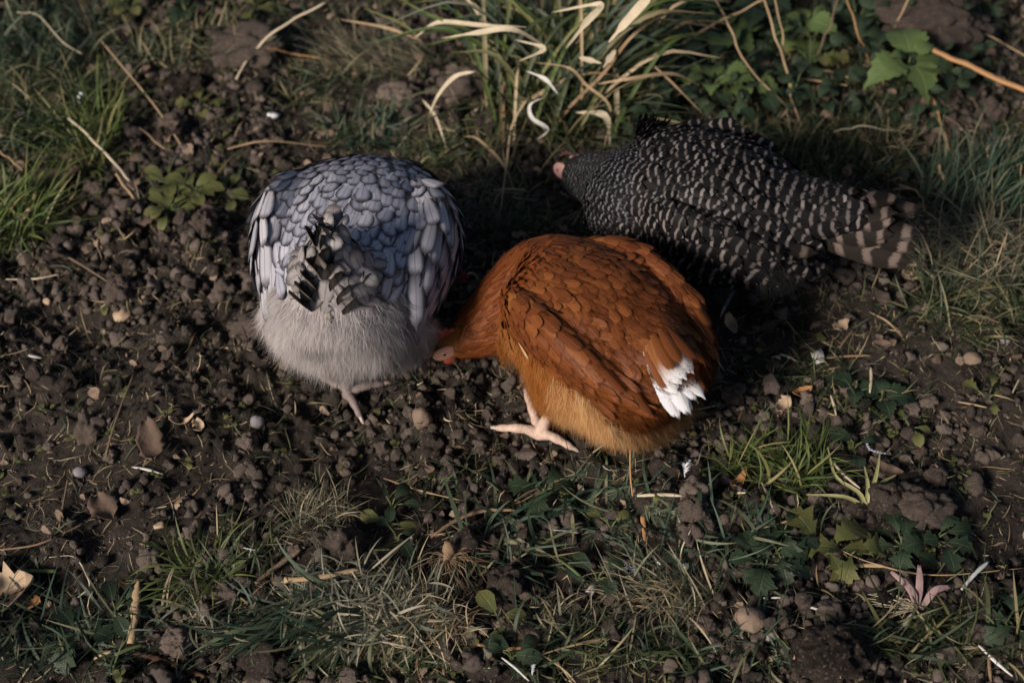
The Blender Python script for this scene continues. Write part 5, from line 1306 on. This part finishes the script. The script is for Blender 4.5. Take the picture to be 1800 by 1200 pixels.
def root_clump(px, py):
    c = G(px, py, .012); r = root('root_clump', c); tag(r, 'uprooted brown stub with a beard of fine roots', 'root clump')
    V, F, uv = tube([(0, 0, .016), (.001, -.004, .004), (-.002, -.012, -.002)], [.0035, .0065, .0055, .003], 14, 9, .25); b = MB(); b.add(V, F, uv); link('stub', b.mesh('stub', M_ROOT), r)
    b = MB()
    for q in range(70):
        a = random.uniform(-2.8, .3); l = random.uniform(.02, .05); e = np.array([math.cos(a) * l, math.sin(a) * l, -.010 + random.uniform(0, .006)])
        V, F, uv = tube([(0, -.008, 0), e * .5 + np.array([random.uniform(-.008, .008), random.uniform(-.008, .008), .006]), e], [.0006, .0004, .0002], 9, 4); b.add(V, F, uv)
    o = link('fine_roots', b.mesh('fine_roots', M_ROOT), r); tag(o, kind='stuff')
root_clump(788, 968)

def bulb_plant(px, py):
    c = G(px, py, .004); r = root('pink_sprout', c); tag(r, 'uprooted sprout with pink fleshy leaf bases and dry roots', 'sprout')
    for pts in ([(0, 0, 0), (-.008, .012, .016), (-.024, .030, .020)], [(0, 0, 0), (.002, .018, .016), (.004, .036, .022)], [(.004, 0, 0), (.016, .012, .014), (.034, .018, .012)], [(.002, 0, 0), (-.004, .016, .010), (-.010, .028, .010)]):
        V, F, uv = ribbon(pts, [.003, .0065, .0055, .002], 10, (0, -.3, 1), .35); b = MB(); b.add(V, F, uv); o = link('leaf_base', b.mesh('leaf_base', M_PINK), r)
        md = o.modifiers.new('thickness', 'SOLIDIFY'); md.thickness = .0012
    b = MB()
    for q in range(26):
        a = random.uniform(2.6, 4.2); l = random.uniform(.02, .055); e = np.array([math.cos(a) * l, math.sin(a) * l * .6, random.uniform(-.002, .006)])
        V, F, uv = tube([(0, 0, 0), e * .5 + np.array([0, random.uniform(-.006, .006), .006]), e], [.0010, .0007, .0003], 8, 4); b.add(V, F, uv)
    o = link('fine_roots', b.mesh('fine_roots', M_PALE), r); tag(o, kind='stuff')
bulb_plant(1612, 1070)

def sprout(px, py):
    c = G(px, py, .004); r = root('uprooted_sprout', c); tag(r, 'uprooted yellow-green sprout with pale bare stalks', 'sprout')
    for pts in ([(0, 0, 0), (-.008, .012, .012), (-.030, .028, .018), (-.034, .062, .022)], [(0, 0, 0), (.002, .018, .014), (.002, .042, .016)], [(0, 0, 0), (.014, .020, .014), (.034, .034, .012)], [(0, 0, 0), (-.022, .008, .010), (-.06, .014, .006)],
                [(0, .0, 0), (.012, .03, .014), (.020, .058, .02)]):
        V, F, uv = ribbon(pts, [.0055, .0048, .0034, .0012], 12, (0, -.3, 1), .3); b = MB(); b.add(V, F, uv); link('stalk', b.mesh('stalk', plain('sprout_stalk', (.26, .25, .115), .55, .3, .9, 50)), r)
sprout(1522, 895)

# the nettle: a short stem with pairs of toothed leaves
def nettle(px, py, scale, label, pairs, kind='nettle', group='nettles', rz=0.0, height=.06):
    p = G(px, py); r = root('nettle', p, rz); tag(r, label, 'nettle', group)
    V, F, uv = tube([(0, 0, -.004), (.002, .002, height * .5), (0, 0, height)], [.0016, .0015, .0010], 10, 6); b = MB(); b.add(V, F, uv); link('stem', b.mesh('stem', M_STEMG), r)
    for q, (a, L, hz, pt) in enumerate(pairs):
        o = np.array([math.cos(a) * .010, math.sin(a) * .010, height * hz]) * np.array([scale, scale, 1])
        link('leaf', LEAVES[kind][q % 4], r, leaf_M(o, a, pt, L * scale, L * scale * 1.0, 0))
nettle(1583, 165, 1.0, 'young nettle with four broad toothed leaves below the soil heap', [(1.62, .062, 1.0, .05), (-2.70, .058, .9, -.1), (-1.20, .052, .9, -.25), (-.15, .060, .85, .0), (.5, .028, 1.05, .3), (3.4, .022, 1.05, .4)])
nettle(1545, 708, .7, 'low dark nettle on the shaded soil beyond the tail of the red hen', [(0, .050, .5, .05), (2.9, .050, .5, .0), (-1.4, .036, .6, .1), (1.4, .030, .6, .1)], 'nettle_dark', height=.02)
nettle(1500, 690, .6, 'dark toothed seedling at the foot of the upright cream straw', [(2.6, .045, .5, .05), (-.4, .040, .5, .0), (-1.8, .036, .6, .1)], 'nettle_dark', height=.02)
for k_, (px, py, kd_, n_, L_n, lab) in enumerate([
    (1275, 95, 'nettle', 8, .040, 'leafy weed with pale leaves beside the long tan stem'), (1245, 175, 'nettle', 6, .034, 'leafy weed with drooping leaves right behind the barred hen'), (1305, 175, 'nettle', 5, .030, 'single leafy weed between the two tan stems'),
    (1405, 85, 'nettle', 9, .038, 'pale bushy weed just right of the forked tan stem'), (1420, 125, 'lobed_olive', 7, .030, 'yellowish weed at the foot of the pale bushy one'), (1330, 40, 'nettle_dark', 9, .036, 'dark weed at the upper edge between tan stems'),
    (1220, 30, 'nettle_dark', 8, .036, 'dark weed behind the big tussock'), (1500, 60, 'nettle_dark', 9, .032, 'dark weed above the nettle'), (1180, 130, 'nettle_dark', 8, .034, 'dark broad weed at the side of the tussock'),
    (1130, 165, 'nettle_dark', 8, .040, 'dark shaded weed between tussock and barred hen'), (1560, 20, 'lobed', 7, .030, 'lobed weed beside the short tan stem'), (1690, 300, 'lobed_olive', 6, .030, 'ragged olive weed behind the right grass tuft'),
    (1730, 25, 'lobed', 6, .026, 'grey-green weed on the blurred soil heap'), (1390, 190, 'round_dark', 7, .022, 'small weed at the foot of the tan stems'), (1570, 305, 'round_dark', 5, .022, 'small dark weed beyond the barred tail'),
    (1080, 245, 'round_dark', 6, .024, 'bluish weed at the neck of the barred hen'), (345, 345, 'round', 14, .026, 'olive clover-like weed patch left of the grey hen'), (300, 330, 'round', 9, .024, 'smaller olive weed on the soil left of the grey hen'),
    (300, 375, 'round', 9, .022, 'olive weed below the clover-like patch'), (400, 350, 'round', 8, .022, 'olive weed touching the shadow of the grey hen'), (355, 200, 'lobed_olive', 7, .022, 'pale star-shaped rosette on the blurred soil'),
    (230, 20, 'round', 8, .024, 'blurred round-leaved weed at the upper edge'), (330, 30, 'round_dark', 9, .026, 'dark round-leaved weed at the upper edge'), (450, 25, 'round', 8, .024, 'pale round-leaved weed behind the leaning stem'),
    (1345, 1000, 'lobed', 8, .030, 'dark divided-leaved weed on the shaded soil'), (1365, 970, 'lobed', 5, .026, 'upright dark divided leaf behind its larger neighbour'), (1452, 975, 'lobed_olive', 5, .036, 'pale olive divided leaves, lightest of the low weeds'),
    (1490, 985, 'lobed_olive', 4, .030, 'second pale divided leaf by the reddish stalk'), (1585, 965, 'lobed', 7, .028, 'bluish divided-leaved weed right of the pale leaves'), (1640, 955, 'lobed', 6, .026, 'small dark divided weed on bare soil'),
    (1780, 1110, 'lobed', 8, .028, 'dark green weed in the lower corner grass'), (1375, 965 - 20, 'lobed', 4, .022, 'small dark weed under the long tan straw'), (690, 895, 'round_dark', 4, .020, 'bluish broad-leaved weed above the root clump'),
    (680, 925, 'round', 2, .026, 'dull olive leaf below the bluish broad-leaved weed'), (700, 950, 'round_dark', 3, .020, 'dark flat leaf left of the white quill'), (140, 1120, 'lobed', 3, .030, 'grey-green toothed leaf on the dark soil'),
    (205, 1075, 'round_dark', 4, .022, 'small dark weed beside the wood splinter'), (955, 870, 'lobed', 5, .028, 'very dark divided weed below the pale foot'), (880, 1095, 'round', 3, .024, 'olive dock leaf above the angular stone'),
    (1050, 1020, 'round_dark', 4, .024, 'dark weed under the petal-like chip'), (1075, 930, 'round', 2, .020, 'drooping olive leaf in the dark grass'), (1500, 790, 'round_dark', 3, .026, 'smooth grey-green leaf under the sickle feather'),
    (1600, 760, 'round', 3, .018, 'tiny weed on the bare dark soil'), (1735, 705, 'lobed_olive', 4, .018, 'fuzzy pale seed head with small leaves'), (900, 1160, 'round_dark', 5, .024, 'dark weed by the white straw at the lower edge')]):
    hgt = .045 if py < 250 and px > 1050 else .014
    weed(px, py, kd_, n_, L_n, lab, height=hgt, spread=.022 if hgt > .02 else .012)

# ---- grass tufts
T_ = tuft
T_(60, 90, .10, .07, 420, .075, .0022, .55, .9, M_GRASS_BLUE, 'long dark bluish grass filling the upper corner', 40)
T_(90, 190, .08, .07, 330, .075, .0022, .6, .9, M_GRASS, 'long olive grass around the blurred white bud', 30)
T_(165, 255, .035, .05, 110, .085, .0024, .35, .8, M_GRASS_B, 'bright green tuft under the broken tan stem', 26)
T_(15, 400, .05, .05, 150, .085, .0026, .6, .8, M_GRASS_B, 'brightest green tuft at the picture edge', 40, yaw0=.5, yawv=.9)
T_(40, 250, .07, .04, 160, .06, .0022, .7, .9, M_GRASS_BLUE, 'dark grass between the two bright tufts', 16)
T_(690, 115, .075, .035, 500, .085, .0011, 1.15, .35, M_HAY, 'fuzzy dry tuft combed sideways beside the tussock', 10, yaw0=3.0, yawv=.35)
T_(650, 235, .05, .03, 200, .05, .0020, .8, .8, M_GRASS_BLUE, 'dark green tuft directly behind the grey hen', 18)
T_(775, 270, .05, .03, 160, .045, .0018, .9, .7, M_GRASS, 'low olive grass right behind the grey hen', 12)
T_(890, 385, .05, .04, 260, .045, .0010, .8, .8, M_GRASS_BLUE, 'soft bluish grass between grey and barred hens', 10)
T_(860, 320, .05, .04, 160, .05, .0013, 1.0, .6, M_HAY, 'dry grass strands between the hens and the tussock', 12)
T_(1480, 265, .085, .05, 520, .055, .0010, .5, .9, M_GRASS, 'fine hairy grass behind the back of the barred hen', 14)
T_(1730, 345, .08, .06, 420, .075, .0020, .5, .7, M_GRASS_BLUE, 'fresh bluish green tuft beyond the barred tail', 46, yaw0=.8, yawv=.8)
T_(1715, 455, .085, .06, 520, .06, .0013, 1.05, .6, M_HAY, 'matted dry yellow grass tuft beyond the barred tail', 40, lift=.02)
T_(1700, 545, .07, .04, 180, .065, .0018, 1.0, .6, M_GRASS, 'straggling green blades below the dry yellow tuft', 20)
T_(1370, 825, .055, .035, 230, .06, .0017, .7, 1.0, M_GRASS_B, 'flattened yellow-green tuft right of the red hen', 30)
T_(1420, 665, .05, .025, 110, .035, .0014, .8, .8, M_GRASS, 'thin mossy grass by the folded white chip', 10)
T_(350, 1010, .025, .022, 60, .055, .0018, .75, .9, M_GRASS_B, 'small spreading green tuft on the dark soil', 22, fans=.6)
T_(420, 990, .04, .03, 60, .05, .0018, .7, .6, M_GRASS, 'sparse green blades around the crossed white straws', 14)
T_(560, 915, .035, .025, 260, .032, .0009, .7, .9, M_HAY, 'dry yellowish grass crown on the steep clod', 14, lift=.022)
T_(640, 1075, .080, .040, 560, .042, .0017, 1.42, .5, M_HAYC, 'large matted clump of grey-green hay', 90, lift=.022)
T_(560, 1100, .06, .03, 120, .075, .0028, 1.25, .3, M_GRASS_BLUE, 'long bluish blades combed out of the hay clump', 26, yaw0=3.6, yawv=.35, lift=.016)
T_(740, 1095, .05, .03, 320, .035, .0008, 1.2, .8, M_STRAW, 'fine tangled roots at the end of the hay clump', 10, lift=.018)
T_(620, 1160, .09, .02, 140, .045, .0020, 1.1, .6, M_GRASS, 'green and dry blades along the lower edge under the hay clump', 20)
T_(1175, 1045, .05, .03, 200, .055, .0015, .95, .9, M_HAY, 'dry greenish tuft bending over in the lower grass', 26, lift=.008, yaw0=3.2, yawv=.9)
T_(1010, 1085, .045, .025, 150, .035, .0014, .95, .9, M_HAY, 'small dry tuft by the angular brown stone', 14)
T_(900, 985, .05, .03, 70, .06, .0026, 1.1, .6, M_GRASS_BLUE, 'bluish broad blades right of the root clump', 16)
T_(1000, 905, .09, .03, 80, .065, .0028, 1.15, .5, M_GRASS_BLUE, 'dark bluish blades lying below the pale foot', 18)
T_(1245, 945, .06, .03, 70, .06, .0026, .9, .6, M_GRASS_BLUE, 'dark bluish blades left of the divided-leaved weed', 14)
T_(1060, 1150, .10, .025, 170, .05, .0018, .9, .8, M_GRASS, 'mixed green blades along the lower edge', 22)
T_(1640, 1130, .09, .025, 130, .07, .0022, .9, .7, M_GRASS, 'arching green blades below the pink sprout', 26)
T_(1290, 1150, .06, .025, 70, .055, .0022, .9, .7, M_GRASS_BLUE, 'bluish blades left of the largest clod', 12)
T_(80, 1100, .07, .04, 90, .055, .0020, 1.0, .7, M_GRASS_BLUE, 'dark green blades on the soil below the crumpled tan leaf', 20)
T_(200, 1120, .06, .03, 50, .06, .0020, 1.2, .4, M_GRASS_BLUE, 'thin dark blades around the wood splinter', 8)
T_(370, 1080, .05, .03, 60, .055, .0018, .95, .8, M_HAY, 'dry grass bits between clods at the hay clump', 10)
T_(1320, 260, .08, .05, 160, .05, .0015, .6, .8, M_GRASS, 'short grass hidden behind the back of the barred hen', 10)
T_(350, 70, .12, .04, 260, .05, .0018, .8, .8, M_GRASS, 'low mixed grass behind the blurred bare clod', 14)
T_(560, 150, .06, .04, 90, .05, .0018, .9, .7, M_GRASS, 'loose green grass between clod and dry tuft', 12)
T_(1780, 235, .05, .04, 90, .05, .0016, .8, .7, M_GRASS, 'sparse grass around the round blurry clods', 10)
T_(770, 850, .05, .02, 50, .04, .0016, 1.0, .7, M_GRASS, 'small dark blades beside the tan straw', 10)
T_(1500, 730, .05, .025, 60, .04, .0014, .9, .8, M_GRASS, 'thin grass at the crossing straws', 8)

# ---- the big tussock: every broad blade a part
def tussock():
    c = G(985, 215); r = root('grass_tussock', c); tag(r, 'big arching tussock of green and bleached grass behind the hens', 'grass tussock')
    def bl(pts, wd, m, nm='blade', fold=.15, tw=0.0, n=16):
        P = [at(q[0], q[1], q[2]) - c for q in pts]; wd = [wd[0] * .3] + list(np.repeat(wd, 2)) + [wd[-1] * .12]
        V, F, uv = ribbon(P, [v * .72 for v in wd], n, (0, -.55, .8), fold, tw)
        b = MB(); b.add(V, F, np.stack([np.full(len(V), random.random()), uv[:, 1]], -1), 0.0); link(nm, b.mesh(nm, m), r)
    w_ = .0095
    bl([(755, 200, .03), (772, 165, .07), (800, 135, .09), (835, 126, .10)], [.004, .006, .008, .006], M_PALE, 'bleached_blade')
    bl([(785, 262, .01), (765, 205, .03), (742, 175, .04)], [.003, .005, .004], M_PALE, 'bleached_blade')
    bl([(955, 80, .13), (900, 52, .16), (840, 58, .15), (775, 68, .12)], [.006, w_, w_, .003], M_PALE, 'bleached_blade')
    bl([(925, 48, .15), (845, 45, .15), (770, 40, .12), (728, 68, .09)], [.004, .008, .008, .004], M_PALE, 'bleached_blade')
    bl([(1070, 75, .15), (1100, 40, .18), (1150, -15, .22)], [.005, .014, .016], M_PALE, 'bleached_blade')
    bl([(995, 85, .14), (1030, 40, .17), (1055, 8, .18), (970, 22, .16)], [.005, .012, .010, .004], M_PALE, 'bleached_blade', tw=1.2, n=22)
    bl([(945, 245, .03), (962, 228, .05), (935, 208, .06), (932, 185, .07), (955, 172, .08)], [.003, .008, .007, .006, .003], M_WHITE, 'bleached_blade', tw=1.6, n=22)
    bl([(980, 165, .10), (958, 140, .10), (925, 125, .10)], [.004, .008, .003], M_WHITE, 'bleached_blade')
    bl([(1072, 258, .02), (1068, 215, .06), (1055, 200, .07), (1012, 198, .07)], [.005, .011, .012, .006], M_PALE, 'bleached_blade', tw=.6, n=20)
    bl([(1060, 120, .12), (1082, 88, .13)], [.004, .012, .008], M_PALE, 'bleached_blade')
    bl([(1018, 102, .12), (1058, 112, .12)], [.008, .010, .004], M_PALE, 'bleached_blade')
    bl([(912, 108, .12), (955, 86, .13), (905, 70, .13)], [.003, .010, .003], M_PALE, 'bleached_blade', tw=.8)
    bl([(1225, 70, .10), (1200, 28, .14), (1165, 28, .16), (1110, 65, .15), (1060, 130, .09), (1000, 190, .05), (970, 240, .0)], [.0012, .003, .004, .0055, .006, .006, .005], M_STRAW, n=30)
    bl([(1228, 150, .05), (1180, 130, .08), (1100, 140, .09), (1040, 150, .07)], [.003, .006, .006, .003], M_TAN, 'bleached_blade')
    bl([(1235, 200, .03), (1180, 145, .07), (1140, 108, .09)], [.002, .004, .003], M_TAN, 'bleached_blade')
    bl([(1062, 260, .02), (1072, 190, .07), (1030, 150, .09), (1000, 120, .11), (940, 110, .10)], [.002, .005, .005, .005, .002], M_TAN, 'bleached_blade', n=24)
    bl([(640, 15, .12), (700, 40, .11), (735, 62, .10)], [.003, .006, .004], M_GRASS_B)
    bl([(690, -10, .14), (750, 25, .13), (820, 50, .12)], [.003, .006, .005], M_GRASS_B)
    bl([(600, 35, .08), (680, 50, .08), (740, 72, .07)], [.003, .006, .004], M_TAN, 'bleached_blade')
    bl([(880, 370, .01), (890, 290, .03), (900, 220, .05), (930, 170, .07)], [.002, .0035, .004, .003], M_STRAW)
    bl([(905, 340, .01), (885, 290, .03), (840, 245, .04), (815, 240, .03)], [.002, .005, .005, .002], M_STRAW)
    for q in range(190):   # green blades rising from the heart and arching outwards
        b0 = c + np.array([random.gauss(0, .045), random.gauss(.03, .030), 0]); b0[2] = gz(b0[0], b0[1])
        a = random.choice([random.uniform(.1, 3.04), random.uniform(.3, 1.9)]); L = random.uniform(.13, .30); el = random.uniform(.55, 1.25); drop = random.uniform(.2, 1.1)
        u = np.array([math.cos(a), math.sin(a) * .8, 0])
        p1 = b0 + u * L * .30 * math.cos(el) + np.array([0, 0, L * .30 * math.sin(el)])
        p2 = b0 + u * L * .65 * math.cos(el * .8) + np.array([0, 0, L * .58 * math.sin(el)])
        p3 = b0 + u * L * (.95 + .1 * drop) * math.cos(el * .65) + np.array([0, 0, L * (.62 - .25 * drop) * math.sin(el)])
        V, F, uv = ribbon([b0 - c, p1 - c, p2 - c, p3 - c], [.0035, random.uniform(.0035, .0068), random.uniform(.003, .006), .0006], 12, (0, -.55, .8), .2, random.uniform(-.8, .8))
        m = random.choice([M_GRASS, M_GRASS, M_GRASS, M_GRASS_BLUE, M_GRASS_BLUE, M_GRASS_B, M_GRASS_B, M_HAY, M_STRAW, M_GRASS])
        b = MB(); b.add(V, F, np.stack([np.full(len(V), random.random()), uv[:, 1]], -1), 0.0); link('blade', b.mesh('blade', m), r)
    k = 420; a = RNG.uniform(0, 2 * PI, k); P = np.stack([c[0] + .10 * np.sqrt(RNG.random(k)) * np.cos(a), c[1] + .03 + .07 * np.sqrt(RNG.random(k)) * np.sin(a), np.zeros(k)], -1); P[:, 2] = H(P[:, 0], P[:, 1])
    V, F, uv, rr = blades(P, RNG.uniform(0, 2 * PI, k), RNG.uniform(.06, .18, k), RNG.uniform(.0012, .003, k), RNG.uniform(.3, 1.3, k), RNG.uniform(.2, 1.2, k), RNG.normal(0, .5, k), 7, None, .001)
    o = link('fine_blades', mesh('fine_blades', V - c, F, uv, M_GRASS, True, {'rnd': rr}), r); tag(o, kind='stuff')
tussock()
